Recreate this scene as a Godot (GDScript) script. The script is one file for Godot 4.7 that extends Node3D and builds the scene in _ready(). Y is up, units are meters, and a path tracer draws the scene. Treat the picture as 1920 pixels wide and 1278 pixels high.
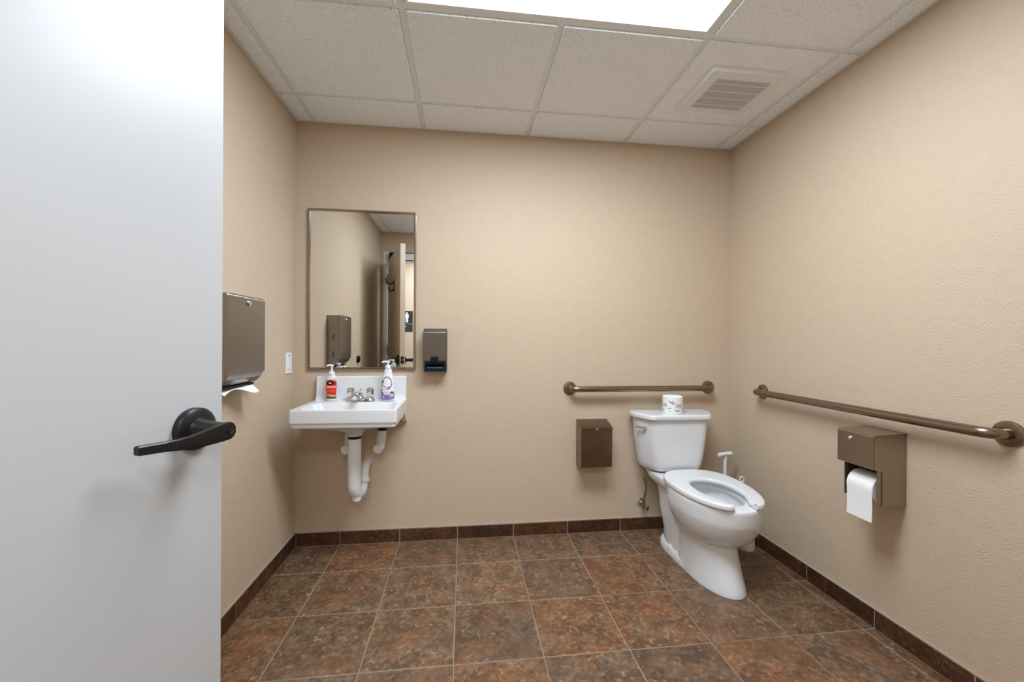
extends Node3D

# ---------------------------------------------------------------- measured room (metres)
const W := 2.645      # width of the room, left wall x = 0
const H := 2.4055     # ceiling tile face
const FZ := 2.40      # inner face of the front wall (with the doorway); back wall z = 0
const P := 0.6096     # ceiling module
const C0 := 0.0996
const R1 := 0.2771
const FP := 0.33306   # floor tile module
const F1 := 0.25195
const G1 := 0.28369
const BT := 0.0126    # baseboard tile thickness
const BH := 0.0765

var org := Vector3.ZERO
var names := {}
var M := {}
var rng := RandomNumberGenerator.new()


class Geo:
	var p := PackedVector3Array()
	var u := PackedVector2Array()

	func tri(a: Vector3, b: Vector3, c: Vector3, ua := Vector2.ZERO, ub := Vector2.ZERO, uc := Vector2.ZERO) -> void:
		if (b - a).cross(c - a).length_squared() < 1e-18:
			return
		p.append(a); p.append(b); p.append(c)
		u.append(ua); u.append(ub); u.append(uc)

	func quad(a: Vector3, b: Vector3, c: Vector3, d: Vector3, ua := Vector2.ZERO, ub := Vector2.ZERO, uc := Vector2.ZERO, ud := Vector2.ZERO) -> void:
		tri(a, b, c, ua, ub, uc)
		tri(a, c, d, ua, uc, ud)

	func fix(from: int) -> void:      # closed piece: make every face look outwards (clockwise)
		var v := 0.0
		var o := p[from] if from < p.size() else Vector3.ZERO
		for i in range(from, p.size(), 3):
			v += (p[i] - o).dot((p[i + 1] - o).cross(p[i + 2] - o))
		if v > 0.0:
			for i in range(from, p.size(), 3):
				var t := p[i + 1]; p[i + 1] = p[i + 2]; p[i + 2] = t
				var s := u[i + 1]; u[i + 1] = u[i + 2]; u[i + 2] = s

	func loft(rings: Array, cap_a := true, cap_b := true, ring_closed := true) -> void:
		var from := p.size()
		var n: int = rings[0].size()
		var m := rings.size()
		for i in m - 1:
			var a: PackedVector3Array = rings[i]
			var b: PackedVector3Array = rings[i + 1]
			for j in (n if ring_closed else n - 1):
				var k := (j + 1) % n
				var u0 := float(j) / n
				var u1 := float(j + 1) / n
				var v0 := float(i) / (m - 1)
				var v1 := float(i + 1) / (m - 1)
				quad(a[j], a[k], b[k], b[j], Vector2(u0, v0), Vector2(u1, v0), Vector2(u1, v1), Vector2(u0, v1))
		for e in 2:
			if (e == 0 and cap_a) or (e == 1 and cap_b):
				var r: PackedVector3Array = rings[0] if e == 0 else rings[m - 1]
				var c := Vector3.ZERO
				for q in r: c += q
				c /= n
				for j in n:
					var k := (j + 1) % n
					if e == 0: tri(c, r[k], r[j])
					else: tri(c, r[j], r[k])
		fix(from)

	func lathe(o: Vector3, axis: Vector3, prof: Array, seg := 32, turn := 0.0, sx := 1.0) -> void:
		axis = axis.normalized()
		var x := axis.cross(Vector3.UP if absf(axis.y) < 0.9 else Vector3.BACK).normalized()
		var y := axis.cross(x)
		var rings := []
		for q in prof:
			var r := PackedVector3Array()
			for j in seg:
				var t := TAU * j / seg + turn
				r.append(o + axis * q.y + x * cos(t) * q.x * sx + y * sin(t) * q.x)
			rings.append(r)
		loft(rings)

	func tube(pts: Array, rad, seg := 16, caps := true) -> void:
		var rings := []
		var t0: Vector3 = (pts[1] - pts[0]).normalized()
		var x := t0.cross(Vector3.UP if absf(t0.y) < 0.9 else Vector3.BACK).normalized()
		for i in pts.size():
			var t: Vector3 = (pts[mini(i + 1, pts.size() - 1)] - pts[maxi(i - 1, 0)]).normalized()
			x = (x - t * x.dot(t)).normalized()
			var y := t.cross(x)
			var r: float = rad[i] if rad is Array else rad
			var ring := PackedVector3Array()
			for j in seg:
				var a := TAU * j / seg
				ring.append(pts[i] + (x * cos(a) + y * sin(a)) * r)
			rings.append(ring)
		loft(rings, caps, caps)

	func box(mn: Vector3, mx: Vector3, r := 0.0, seg := 1) -> void:
		var from := p.size()
		var c := (mn + mx) / 2.0
		var h := (mx - mn) / 2.0
		r = minf(r, minf(h.x, minf(h.y, h.z)) * 0.999)
		var line := func(e: float) -> Array:
			if r <= 0.0: return [-e, e]
			var o := []
			for k in seg + 1: o.append(-e + r - r * tan(PI / 4 * (1.0 - float(k) / seg)))
			for k in seg + 1: o.append(e - r + r * tan(PI / 4 * float(k) / seg))
			return o
		var inner := h - Vector3.ONE * r
		for ax in 3:
			var b := (ax + 1) % 3
			var d := (ax + 2) % 3
			var lb: Array = line.call(h[b])
			var ld: Array = line.call(h[d])
			for s in [-1.0, 1.0]:
				var at := func(i: int, j: int) -> Vector3:
					var q := Vector3.ZERO
					q[ax] = s * h[ax]; q[b] = lb[i]; q[d] = ld[j]
					if r > 0.0:
						var k := q.clamp(-inner, inner)
						q = k + (q - k).normalized() * r
					return c + q
				for i in lb.size() - 1:
					for j in ld.size() - 1:
						if s > 0: quad(at.call(i, j), at.call(i, j + 1), at.call(i + 1, j + 1), at.call(i + 1, j))
						else: quad(at.call(i, j), at.call(i + 1, j), at.call(i + 1, j + 1), at.call(i, j + 1))
		fix(from)

	static func put(ax: int, q: Vector2, h: float) -> Vector3:
		return Vector3(h, q.y, q.x) if ax == 0 else Vector3(q.x, h, q.y) if ax == 1 else Vector3(q.x, q.y, h)

	static func inset(poly: PackedVector2Array, d: float) -> PackedVector2Array:
		var out := PackedVector2Array()
		var n := poly.size()
		var area := 0.0
		for i in n: area += poly[i].cross(poly[(i + 1) % n])
		var sg := 1.0 if area > 0 else -1.0
		for i in n:
			var a := (poly[i] - poly[(i - 1 + n) % n]).normalized()
			var b := (poly[(i + 1) % n] - poly[i]).normalized()
			var na := Vector2(-a.y, a.x) * sg
			var nb := Vector2(-b.y, b.x) * sg
			var m := na + nb
			out.append(poly[i] + m * (d / maxf(0.3, m.dot(na))))
		return out

	func ext(poly: PackedVector2Array, ax: int, a: float, b: float, bevel := 0.0) -> void:
		var from := p.size()
		var small := inset(poly, bevel) if bevel > 0 else poly
		var levels := [[small, a], [poly, a + bevel], [poly, b - bevel], [small, b]] if bevel > 0 else [[poly, a], [poly, b]]
		var rings := []
		for l in levels:
			var r := PackedVector3Array()
			for q in l[0]: r.append(put(ax, q, l[1]))
			rings.append(r)
		loft(rings, false, false)
		var at := p.size()
		p.resize(at); u.resize(at)
		var idx := Geometry2D.triangulate_polygon(small)
		# the loft above was already turned by its own volume; rebuild it together with the caps
		var tmp := Geo.new()
		var n := poly.size()
		for i in rings.size() - 1:
			for j in n:
				var k := (j + 1) % n
				tmp.quad(rings[i][j], rings[i][k], rings[i + 1][k], rings[i + 1][j])
		var up := 0.0
		for i in n: up += poly[i].cross(poly[(i + 1) % n])
		for i in range(0, idx.size(), 3):
			var q0 := idx[i]; var q1 := idx[i + 1]; var q2 := idx[i + 2]
			var ar := (small[q1] - small[q0]).cross(small[q2] - small[q0])
			if ar * up < 0:
				var s := q1; q1 = q2; q2 = s
			var last: PackedVector3Array = rings[rings.size() - 1]
			tmp.tri(rings[0][q0], rings[0][q2], rings[0][q1])
			tmp.tri(last[q0], last[q1], last[q2])
		p.resize(from); u.resize(from)
		p.append_array(tmp.p); u.append_array(tmp.u)
		fix(from)

	func commit(angle: float, off: Vector3) -> ArrayMesh:
		var nf := p.size() / 3
		var fn := PackedVector3Array(); fn.resize(nf)
		var fa := PackedVector3Array(); fa.resize(nf)
		var near := {}
		var keys := []
		keys.resize(p.size())
		for f in nf:
			var n := (p[f * 3 + 2] - p[f * 3]).cross(p[f * 3 + 1] - p[f * 3])
			fa[f] = n
			fn[f] = n.normalized()
			for k in 3:
				var key := Vector3i((p[f * 3 + k] * 50000.0).round())
				keys[f * 3 + k] = key
				if near.has(key): near[key].append(f)
				else: near[key] = [f]
		var c := cos(deg_to_rad(angle))
		var nn := PackedVector3Array(); nn.resize(p.size())
		var vv := PackedVector3Array(); vv.resize(p.size())
		for i in p.size():
			var f := i / 3
			var s := Vector3.ZERO
			for g in near[keys[i]]:
				if fn[g].dot(fn[f]) > c: s += fa[g]
			nn[i] = s.normalized() if s.length_squared() > 0 else fn[f]
			vv[i] = p[i] - off
		var arr := []
		arr.resize(Mesh.ARRAY_MAX)
		arr[Mesh.ARRAY_VERTEX] = vv
		arr[Mesh.ARRAY_NORMAL] = nn
		arr[Mesh.ARRAY_TEX_UV] = u
		var am := ArrayMesh.new()
		am.add_surface_from_arrays(Mesh.PRIMITIVE_TRIANGLES, arr)
		return am


# ---------------------------------------------------------------- nodes
func numbered(called: String) -> String:
	if not names.has(called):
		names[called] = 0
		return called
	names[called] += 1
	return "%s_%03d" % [called, names[called]]


func thing(called: String, label: String, category: String, at: Vector3, group := "") -> Node3D:
	var o := Node3D.new()
	o.name = numbered(called)
	add_child(o)
	o.position = at
	org = at
	o.set_meta("label", label)
	o.set_meta("category", category)
	if group: o.set_meta("group", group)
	return o


func part(parent: Node, called: String, g: Geo, m: Material, angle := 40.0, label := "") -> MeshInstance3D:
	var o := MeshInstance3D.new()
	o.name = called
	o.mesh = g.commit(angle, org)
	o.material_override = m
	parent.add_child(o, true)
	if label: o.set_meta("label", label)
	return o


func struct(called: String, g: Geo, m: Material, label := "", at := Vector3.ZERO, angle := 40.0) -> MeshInstance3D:
	org = at
	var o := part(self, numbered(called), g, m, angle)
	o.position = at
	o.set_meta("kind", "structure")
	if label: o.set_meta("label", label)
	return o


func bx(x0: float, x1: float, y0: float, y1: float, z0: float, z1: float, r := 0.0, seg := 1) -> Geo:
	var g := Geo.new()
	g.box(Vector3(x0, y0, z0), Vector3(x1, y1, z1), r, seg)
	return g


func v2(a: Array) -> PackedVector2Array:
	var o := PackedVector2Array()
	for i in range(0, a.size(), 2): o.append(Vector2(a[i], a[i + 1]))
	return o


func rounded(poly: PackedVector2Array, r: float, seg := 4) -> PackedVector2Array:
	var out := PackedVector2Array()
	var n := poly.size()
	for i in n:
		var q := poly[i]
		var a := (poly[(i - 1 + n) % n] - q)
		var b := (poly[(i + 1) % n] - q)
		var l := minf(r, minf(a.length(), b.length()) * 0.45)
		var s := q + a.normalized() * l
		var e := q + b.normalized() * l
		for k in seg + 1:
			var t := float(k) / seg
			out.append(s.lerp(q, t).lerp(q.lerp(e, t), t))
	return out


func rrect(cx: float, cz: float, hx: float, hz: float, r: float, y: float, seg := 6) -> PackedVector3Array:
	var o := PackedVector3Array()
	r = minf(r, minf(hx, hz) * 0.98)
	for c in [[1, 1, 0], [-1, 1, 1], [-1, -1, 2], [1, -1, 3]]:
		for k in seg + 1:
			var t: float = PI / 2 * (c[2] + float(k) / seg)
			o.append(Vector3(cx + c[0] * (hx - r) + cos(t) * r, y, cz + c[1] * (hz - r) + sin(t) * r))
	return o


func smooth_path(pts: Array, sub := 8) -> Array:
	var o := []
	for i in pts.size() - 1:
		var a: Vector3 = pts[maxi(i - 1, 0)]
		var b: Vector3 = pts[i]
		var c: Vector3 = pts[i + 1]
		var d: Vector3 = pts[mini(i + 2, pts.size() - 1)]
		for k in sub: o.append(b.cubic_interpolate(c, a, d, float(k) / sub))
	o.append(pts[pts.size() - 1])
	return o


func bend_path(pts: Array, r: float, seg := 6) -> Array:
	var o := [pts[0]]
	for i in range(1, pts.size() - 1):
		var q: Vector3 = pts[i]
		var a: Vector3 = q + (pts[i - 1] - q).normalized() * r
		var b: Vector3 = q + (pts[i + 1] - q).normalized() * r
		for k in seg + 1:
			var t := float(k) / seg
			o.append(a.lerp(q, t).lerp(q.lerp(b, t), t))
	o.append(pts[pts.size() - 1])
	return o


# ---------------------------------------------------------------- materials
func mat(c: Color, rough := 0.5, metal := 0.0, spec := 0.5) -> StandardMaterial3D:
	var m := StandardMaterial3D.new()
	m.albedo_color = c
	m.roughness = rough
	m.metallic = metal
	m.metallic_specular = spec
	return m


func noise(kind: int, freq: float, fractal: int, oct: int, sd: int, warp := 0.0) -> FastNoiseLite:
	var n := FastNoiseLite.new()
	n.noise_type = kind
	n.frequency = freq
	n.fractal_type = fractal
	n.fractal_octaves = oct
	n.seed = sd
	if warp > 0:
		n.domain_warp_enabled = true
		n.domain_warp_amplitude = warp
		n.domain_warp_frequency = freq * 1.5
	return n


func bytes(n: FastNoiseLite, s: int) -> PackedByteArray:
	var im := n.get_seamless_image(s, s, false, false, 0.15, true)
	im.convert(Image.FORMAT_L8)
	return im.get_data()


func grey_texture(d: PackedByteArray, s: int) -> ImageTexture:
	return ImageTexture.create_from_image(Image.create_from_data(s, s, false, Image.FORMAT_L8, d))


func slate_maps() -> Array:
	var s := 1024
	var SI := FastNoiseLite.TYPE_SIMPLEX_SMOOTH
	var a := bytes(noise(SI, 0.009, FastNoiseLite.FRACTAL_FBM, 6, 3, 40.0), s)
	var b := bytes(noise(SI, 0.005, FastNoiseLite.FRACTAL_FBM, 3, 11, 30.0), s)
	var c := bytes(noise(SI, 0.006, FastNoiseLite.FRACTAL_FBM, 4, 23, 30.0), s)
	var v := bytes(noise(SI, 0.014, FastNoiseLite.FRACTAL_RIDGED, 4, 37, 60.0), s)
	var g := bytes(noise(SI, 0.14, FastNoiseLite.FRACTAL_FBM, 3, 51), s)
	var w := bytes(noise(SI, 0.035, FastNoiseLite.FRACTAL_FBM, 4, 67, 34.0), s)
	var cells := noise(FastNoiseLite.TYPE_CELLULAR, 0.035, FastNoiseLite.FRACTAL_FBM, 2, 71, 26.0)
	cells.cellular_return_type = FastNoiseLite.RETURN_DISTANCE2_SUB
	var e := bytes(cells, s)
	var col := PackedByteArray(); col.resize(s * s * 3)
	var hei := PackedByteArray(); hei.resize(s * s)
	for i in s * s:
		var fa := a[i] / 255.0
		var fw := w[i] / 255.0
		var fv := v[i] / 255.0
		var fe := e[i] / 255.0
		var fg := g[i] / 255.0 - 0.5
		var t := clampf((fa * 0.5 + fw * 0.5 - 0.30) / 0.42, 0.0, 1.0)
		var r := lerpf(124.0, 172.0, t)
		var gg := lerpf(97.0, 139.0, t)
		var bb := lerpf(76.0, 113.0, t)
		var k := clampf((b[i] / 255.0 - 0.50) / 0.22, 0.0, 1.0) * 0.42
		r = lerpf(r, 172.0 + 30.0 * (t - 0.5), k); gg = lerpf(gg, 121.0 + 30.0 * (t - 0.5), k); bb = lerpf(bb, 84.0 + 26.0 * (t - 0.5), k)
		k = clampf((c[i] / 255.0 - 0.52) / 0.20, 0.0, 1.0) * 0.45
		r = lerpf(r, 142.0 + 50.0 * (t - 0.5), k); gg = lerpf(gg, 127.0 + 50.0 * (t - 0.5), k); bb = lerpf(bb, 113.0 + 50.0 * (t - 0.5), k)
		# pale mineral flakes and thin veins
		k = clampf((fv - 0.70) / 0.12, 0.0, 1.0) * clampf((fw - 0.47) / 0.14, 0.0, 1.0) * 0.85
		r = lerpf(r, 216.0, k); gg = lerpf(gg, 188.0, k); bb = lerpf(bb, 162.0, k)
		# dark cleft lines
		k = clampf((0.12 - fe) / 0.10, 0.0, 1.0) * clampf((0.62 - fa) / 0.25, 0.0, 1.0) * 0.40
		r = lerpf(r, 82.0, k); gg = lerpf(gg, 60.0, k); bb = lerpf(bb, 45.0, k)
		var d := fg * 52.0
		col[i * 3] = clampi(int(r + d), 0, 255)
		col[i * 3 + 1] = clampi(int(gg + d), 0, 255)
		col[i * 3 + 2] = clampi(int(bb + d), 0, 255)
		hei[i] = clampi(int((fa * 0.22 + fw * 0.32 + fv * 0.18 + clampf(fe * 2.0, 0.0, 1.0) * 0.24 + fg * 0.12) * 255.0), 0, 255)
	var im := Image.create_from_data(s, s, false, Image.FORMAT_RGB8, col)
	return [ImageTexture.create_from_image(im), grey_texture(hei, s)]


func slate(maps: Array, tint: Color, rough := 0.42) -> StandardMaterial3D:
	var m := mat(tint, rough)
	m.albedo_texture = maps[0]
	m.heightmap_enabled = true
	m.heightmap_texture = maps[1]
	m.heightmap_scale = 0.30
	return m


func wall_material(c: Color, relief := 0.115) -> StandardMaterial3D:
	var s := 1024
	var SI := FastNoiseLite.TYPE_SIMPLEX_SMOOTH
	var a := bytes(noise(SI, 0.045, FastNoiseLite.FRACTAL_RIDGED, 3, 5, 14.0), s)
	var b := bytes(noise(SI, 0.09, FastNoiseLite.FRACTAL_FBM, 3, 8), s)
	var c2 := bytes(noise(SI, 0.012, FastNoiseLite.FRACTAL_FBM, 2, 9), s)
	var d := PackedByteArray(); d.resize(s * s)
	for i in s * s:
		var fa := clampf((a[i] / 255.0 - 0.45) / 0.4, 0.0, 1.0) * clampf((c2[i] / 255.0 - 0.2) / 0.4, 0.2, 1.0)
		d[i] = clampi(int((fa * 0.62 + b[i] / 255.0 * 0.38) * 255.0), 0, 255)
	var m := mat(c, 0.62, 0.0, 0.4)
	m.heightmap_enabled = true
	m.heightmap_texture = grey_texture(d, s)
	m.heightmap_scale = relief
	m.uv1_triplanar = true
	m.uv1_world_triplanar = true
	m.uv1_scale = Vector3.ONE * 1.35
	return m


func ceiling_material() -> StandardMaterial3D:
	var s := 1024
	var im := Image.create(s, s, false, Image.FORMAT_RGB8)
	im.fill(Color(1, 1, 1))
	var r := RandomNumberGenerator.new()
	r.seed = 77
	for i in 15000:
		var k := r.randf_range(0.82, 0.94)
		im.set_pixel(r.randi() % s, r.randi() % s, Color(k, k, k))
	for i in 2600:
		var x := r.randi() % s
		var y := r.randi() % s
		var k := r.randf_range(0.52, 0.80)
		var dx := r.randi_range(-1, 1)
		var dy := r.randi_range(-1, 1)
		for j in r.randi_range(2, 5):
			im.fill_rect(Rect2i(clampi(x + j * dx, 0, s - 2), clampi(y + j * dy, 0, s - 2), 2, 2), Color(k, k, k))
	for i in 1300:
		var k := r.randf_range(0.34, 0.56)
		var e := r.randi_range(2, 3)
		im.fill_rect(Rect2i(r.randi() % (s - 4), r.randi() % (s - 4), e, e), Color(k, k, k))
	var m := mat(Color(0.945, 0.968, 0.99), 0.9, 0.0, 0.2)
	m.albedo_texture = ImageTexture.create_from_image(im)
	return m


func brushed(c: Color, rough: float) -> StandardMaterial3D:
	# satin metal, its gloss slightly uneven from wiping
	var s := 256
	var n := bytes(noise(FastNoiseLite.TYPE_SIMPLEX_SMOOTH, 0.012, FastNoiseLite.FRACTAL_FBM, 4, 19, 20.0), s)
	var d := PackedByteArray(); d.resize(s * s)
	for i in s * s: d[i] = clampi(int(255.0 * rough + (n[i] - 128) * 0.05), 0, 255)
	var m := mat(c, 1.0, 1.0)
	m.roughness_texture = grey_texture(d, s)
	m.uv1_triplanar = true
	m.uv1_world_triplanar = true
	m.uv1_scale = Vector3.ONE * 3.0
	return m


func annulus(im: Image, cx: float, cy: float, r0: float, r1: float, c: Color, a0 := 0.0, a1 := TAU, sx := 1.0) -> void:
	for y in range(int(cy - r1) - 1, int(cy + r1) + 2):
		for x in range(int(cx - r1 * sx) - 1, int(cx + r1 * sx) + 2):
			if x < 0 or y < 0 or x >= im.get_width() or y >= im.get_height(): continue
			var v := Vector2((x - cx) / sx, y - cy)
			var l := v.length()
			var t := fposmod(v.angle(), TAU)
			if l >= r0 and l <= r1 and t >= a0 and t <= a1: im.set_pixel(x, y, c)


func make_materials() -> void:
	M.wall = wall_material(Color(0.785, 0.708, 0.615))
	M.hall = mat(Color(0.785, 0.708, 0.615), 0.7)
	M.ceil = ceiling_material()
	M.tee = mat(Color(0.90, 0.915, 0.93), 0.45)
	M.plenum = mat(Color(0.75, 0.75, 0.75), 0.9)
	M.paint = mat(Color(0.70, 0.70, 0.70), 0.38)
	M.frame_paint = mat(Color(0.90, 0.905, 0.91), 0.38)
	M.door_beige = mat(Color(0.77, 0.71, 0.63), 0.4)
	M.white = mat(Color(0.93, 0.93, 0.93), 0.4)
	M.porcelain = mat(Color(0.875, 0.878, 0.883), 0.09)
	M.seat = mat(Color(0.875, 0.878, 0.883), 0.22)
	M.plastic = mat(Color(0.905, 0.917, 0.93), 0.3)
	M.paper = mat(Color(0.95, 0.95, 0.95), 0.9, 0.0, 0.2)
	M.chrome = mat(Color(0.88, 0.88, 0.88), 0.07, 1.0)
	M.bronze = brushed(Color(0.56, 0.50, 0.445), 0.27)
	M.steel = brushed(Color(0.60, 0.575, 0.545), 0.30)
	M.frame = mat(Color(0.62, 0.58, 0.53), 0.22, 1.0)
	M.black = mat(Color(0.03, 0.028, 0.03), 0.5, 0.0, 0.35)
	M.lever = mat(Color(0.11, 0.10, 0.10), 0.36, 0.35)
	M.dark = mat(Color(0.02, 0.02, 0.02), 0.7)
	M.glass = mat(Color(0.93, 0.935, 0.93), 0.012, 1.0)
	M.grout = mat(Color(0.56, 0.48, 0.41), 0.85)
	M.caulk = mat(Color(0.66, 0.60, 0.53), 0.8)
	M.lens = mat(Color(0.95, 0.95, 0.95), 0.5)
	M.lens.emission_enabled = true
	M.lens.emission = Color(1.0, 1.0, 1.0)
	M.lens.emission_energy_multiplier = 1.15


# ---------------------------------------------------------------- setting
func area_lamp(called: String, at: Vector3, size: Vector2, energy: float, c: Color) -> void:
	var l := AreaLight3D.new()
	l.name = called
	l.area_size = size
	l.light_energy = energy
	l.light_color = c
	l.area_range = 12.0
	l.area_attenuation = 2.0
	l.shadow_enabled = true
	l.position = at
	l.rotation_degrees = Vector3(-90, 0, 0)
	add_child(l)


func build_floor() -> void:
	var maps := slate_maps()
	# hue of single tiles as in the photograph: grey-brown, brown, rust, olive
	var tints := [Color(0.735, 0.718, 0.690), Color(0.760, 0.733, 0.695), Color(0.795, 0.725, 0.650), Color(0.725, 0.705, 0.655), Color(0.800, 0.778, 0.740), Color(0.700, 0.678, 0.648)]
	var mats := []
	for t in tints: mats.append(slate(maps, t))
	M.skirting = [slate(maps, Color(0.54, 0.45, 0.39), 0.35), slate(maps, Color(0.46, 0.38, 0.33), 0.35), slate(maps, Color(0.57, 0.43, 0.35), 0.35)]
	var hue := [[5, 2, 0, 1, 1, 0, 1, 3, 3], [3, 1, 1, 4, 0, 2, 1, 1, 3], [2, 0, 1, 5, 2, 2, 1, 3, 3], [1, 0, 0, 2, 0, 5, 2, 1, 3], [2, 1, 0, 1, 4, 1, 0, 2, 1], [0, 2, 1, 4, 0, 1, 2, 0, 1], [1, 0, 2, 1, 0, 4, 1, 2, 1]]
	var floor_ := struct("floor", bx(-0.1, W + 0.1, -0.12, -0.0016, -0.1, FZ + 0.12), M.grout, "brown slate-look tiled floor with light grout joints")
	rng.seed = 4
	var xs := [0.002]
	for i in 8: xs.append(F1 + i * FP)
	xs.append(W - 0.002)
	var zs := [0.002]
	for i in 7: zs.append(G1 + i * FP)
	zs.append(FZ + 0.118)
	for r in zs.size() - 1:
		for c in xs.size() - 1:
			var j := 0.0017
			var x0: float = xs[c] + j
			var x1: float = xs[c + 1] - j
			var z0: float = zs[r] + j
			var z1: float = minf(zs[r + 1] - j, FZ + 0.118)
			var g := Geo.new()
			var off := Vector2(rng.randf(), rng.randf())
			var turn := rng.randi() % 4
			var dy := rng.randf_range(-0.0005, 0.0003)
			var b := 0.0020
			# chamfered slab whose rim wanders a little, as cleft slate does
			var n := 4
			var outer := PackedVector3Array()
			var top := PackedVector3Array()
			var corners := [Vector2(x0, z0), Vector2(x1, z0), Vector2(x1, z1), Vector2(x0, z1)]
			for e in 4:
				var p0: Vector2 = corners[e]
				var p1: Vector2 = corners[(e + 1) % 4]
				var nr := Vector2(-(p1 - p0).y, (p1 - p0).x).normalized()
				for k in n:
					var q := p0.lerp(p1, float(k) / n) + nr * (rng.randf_range(-0.0008, 0.0014) if k > 0 else 0.0)
					outer.append(Vector3(q.x, dy - 0.0022, q.y))
					var q2 := q + nr * b + (p1 - p0).normalized() * (b if k == 0 else 0.0)
					top.append(Vector3(q2.x, dy, q2.y))
			var low := PackedVector3Array()
			for q in outer: low.append(Vector3(q.x, -0.008, q.z))
			g.loft([low, outer, top], false, true)
			for i in g.p.size():
				var q := Vector2(g.p[i].x - x0, g.p[i].z - z0)
				if turn == 1: q = Vector2(-q.y, q.x)
				elif turn == 2: q = -q
				elif turn == 3: q = Vector2(q.y, -q.x)
				g.u[i] = q * 1.0 + off
			org = Vector3.ZERO
			part(floor_, "tile", g, mats[hue[r % 7][c % 9]], 30)


func skirting(side: String, a: Vector2, b: Vector2, cuts: Array, label: String) -> void:
	# a to b along the wall foot (x, z); the room lies to the left of that direction; cuts are distances of joints
	var d := (b - a).normalized()
	var n := Vector2(d.y, -d.x)
	var L := a.distance_to(b)
	var at := func(s: float, o: float, y: float) -> Vector3:
		var q := a + d * s + n * o
		return Vector3(q.x, y, q.y)
	var bar := func(s0: float, s1: float, o0: float, o1: float, y0: float, y1: float, bev: float) -> Geo:
		var g := Geo.new()
		var r0 := PackedVector3Array([at.call(s0, o0, y0), at.call(s1, o0, y0), at.call(s1, o0, y1), at.call(s0, o0, y1)])
		var r1 := PackedVector3Array([at.call(s0, o1 - bev, y0), at.call(s1, o1 - bev, y0), at.call(s1, o1 - bev, y1), at.call(s0, o1 - bev, y1)])
		var r2 := PackedVector3Array([at.call(s0 + bev, o1, y0 + bev), at.call(s1 - bev, o1, y0 + bev), at.call(s1 - bev, o1, y1 - bev), at.call(s0 + bev, o1, y1 - bev)])
		g.loft([r0, r1, r2] if bev > 0 else [r0, r1])
		return g
	var base := struct("baseboard_" + side, bar.call(0.0, L, 0.0, BT - 0.002, 0.0, BH - 0.003, 0.0), M.caulk, label)
	var cap: Geo = bar.call(0.0, L, 0.0, BT - 0.004, BH - 0.003, BH + 0.0035, 0.001)
	part(base, "caulk", cap, M.caulk)
	var all := [0.0] + cuts + [L]
	for i in all.size() - 1:
		var g: Geo = bar.call(all[i] + 0.002, all[i + 1] - 0.002, 0.0005, BT, 0.003, BH, 0.0015)
		var off := Vector2(rng.randf(), rng.randf())
		for k in g.p.size():
			var q := Vector2(g.p[k].x, g.p[k].z) - a
			g.u[k] = Vector2(q.dot(d), g.p[k].y + q.dot(n)) + off
		part(base, "tile", g, M.skirting[rng.randi() % 3], 20)


func build_ceiling() -> void:
	var g := bx(-0.1, W + 0.1, H + 0.07, H + 0.15, -0.1, FZ + 0.12)
	var ceil_ := struct("ceiling", g, M.plenum, "suspended ceiling of white speckled mineral tiles in a white grid")
	var xs := [0.0, C0, C0 + P, C0 + 2 * P, C0 + 3 * P, C0 + 4 * P, W]
	var zs := [0.0, R1, R1 + P, R1 + 2 * P, R1 + 3 * P, FZ]
	rng.seed = 12
	for r in zs.size() - 1:
		for c in xs.size() - 1:
			if r == 2 and (c == 2 or c == 3): continue      # the light
			var e := 0.013
			var x0: float = xs[c] + (0.016 if c == 0 else e)
			var x1: float = xs[c + 1] - (0.016 if c == 5 else e)
			var z0: float = zs[r] + (0.016 if r == 0 else e)
			var z1: float = zs[r + 1] - (0.016 if r == 4 else e)
			var t := Geo.new()
			var ring := func(i: float, y: float) -> PackedVector3Array:
				return PackedVector3Array([Vector3(x0 + i, y, z0 + i), Vector3(x1 - i, y, z0 + i), Vector3(x1 - i, y, z1 - i), Vector3(x0 + i, y, z1 - i)])
			t.loft([ring.call(0.0, H + 0.02), ring.call(0.0, H + 0.003), ring.call(0.003, H)])
			var off := Vector2(rng.randf(), rng.randf())
			for i in t.p.size(): t.u[i] = Vector2(t.p[i].x, t.p[i].z) / 0.61 + off
			org = Vector3.ZERO
			part(ceil_, "ceiling_tile", t, M.ceil, 25)
	var y0 := H + 0.0065
	var y1 := H + 0.012
	for i in range(1, 6):
		for q in ([[0.0, zs[2] + 0.012], [zs[3] - 0.012, FZ]] if i == 3 else [[0.0, FZ]]):
			part(ceil_, "grid_tee", bx(xs[i] - 0.012, xs[i] + 0.012, y0, y1, q[0], q[1]), M.tee)
	for i in range(1, 5):
		for c in 6:
			part(ceil_, "grid_tee", bx(xs[c] + (0.0 if c == 0 else 0.012), xs[c + 1] - (0.0 if c == 5 else 0.012), y0, y1, zs[i] - 0.012, zs[i] + 0.012), M.tee)
	part(ceil_, "wall_angle", bx(0, W, y0 - 0.002, y1, 0, 0.02), M.tee)
	part(ceil_, "wall_angle", bx(0, W, y0 - 0.002, y1, FZ - 0.02, FZ), M.tee)
	part(ceil_, "wall_angle", bx(0, 0.02, y0 - 0.002, y1, 0.02, FZ - 0.02), M.tee)
	part(ceil_, "wall_angle", bx(W - 0.02, W, y0 - 0.002, y1, 0.02, FZ - 0.02), M.tee)


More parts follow.
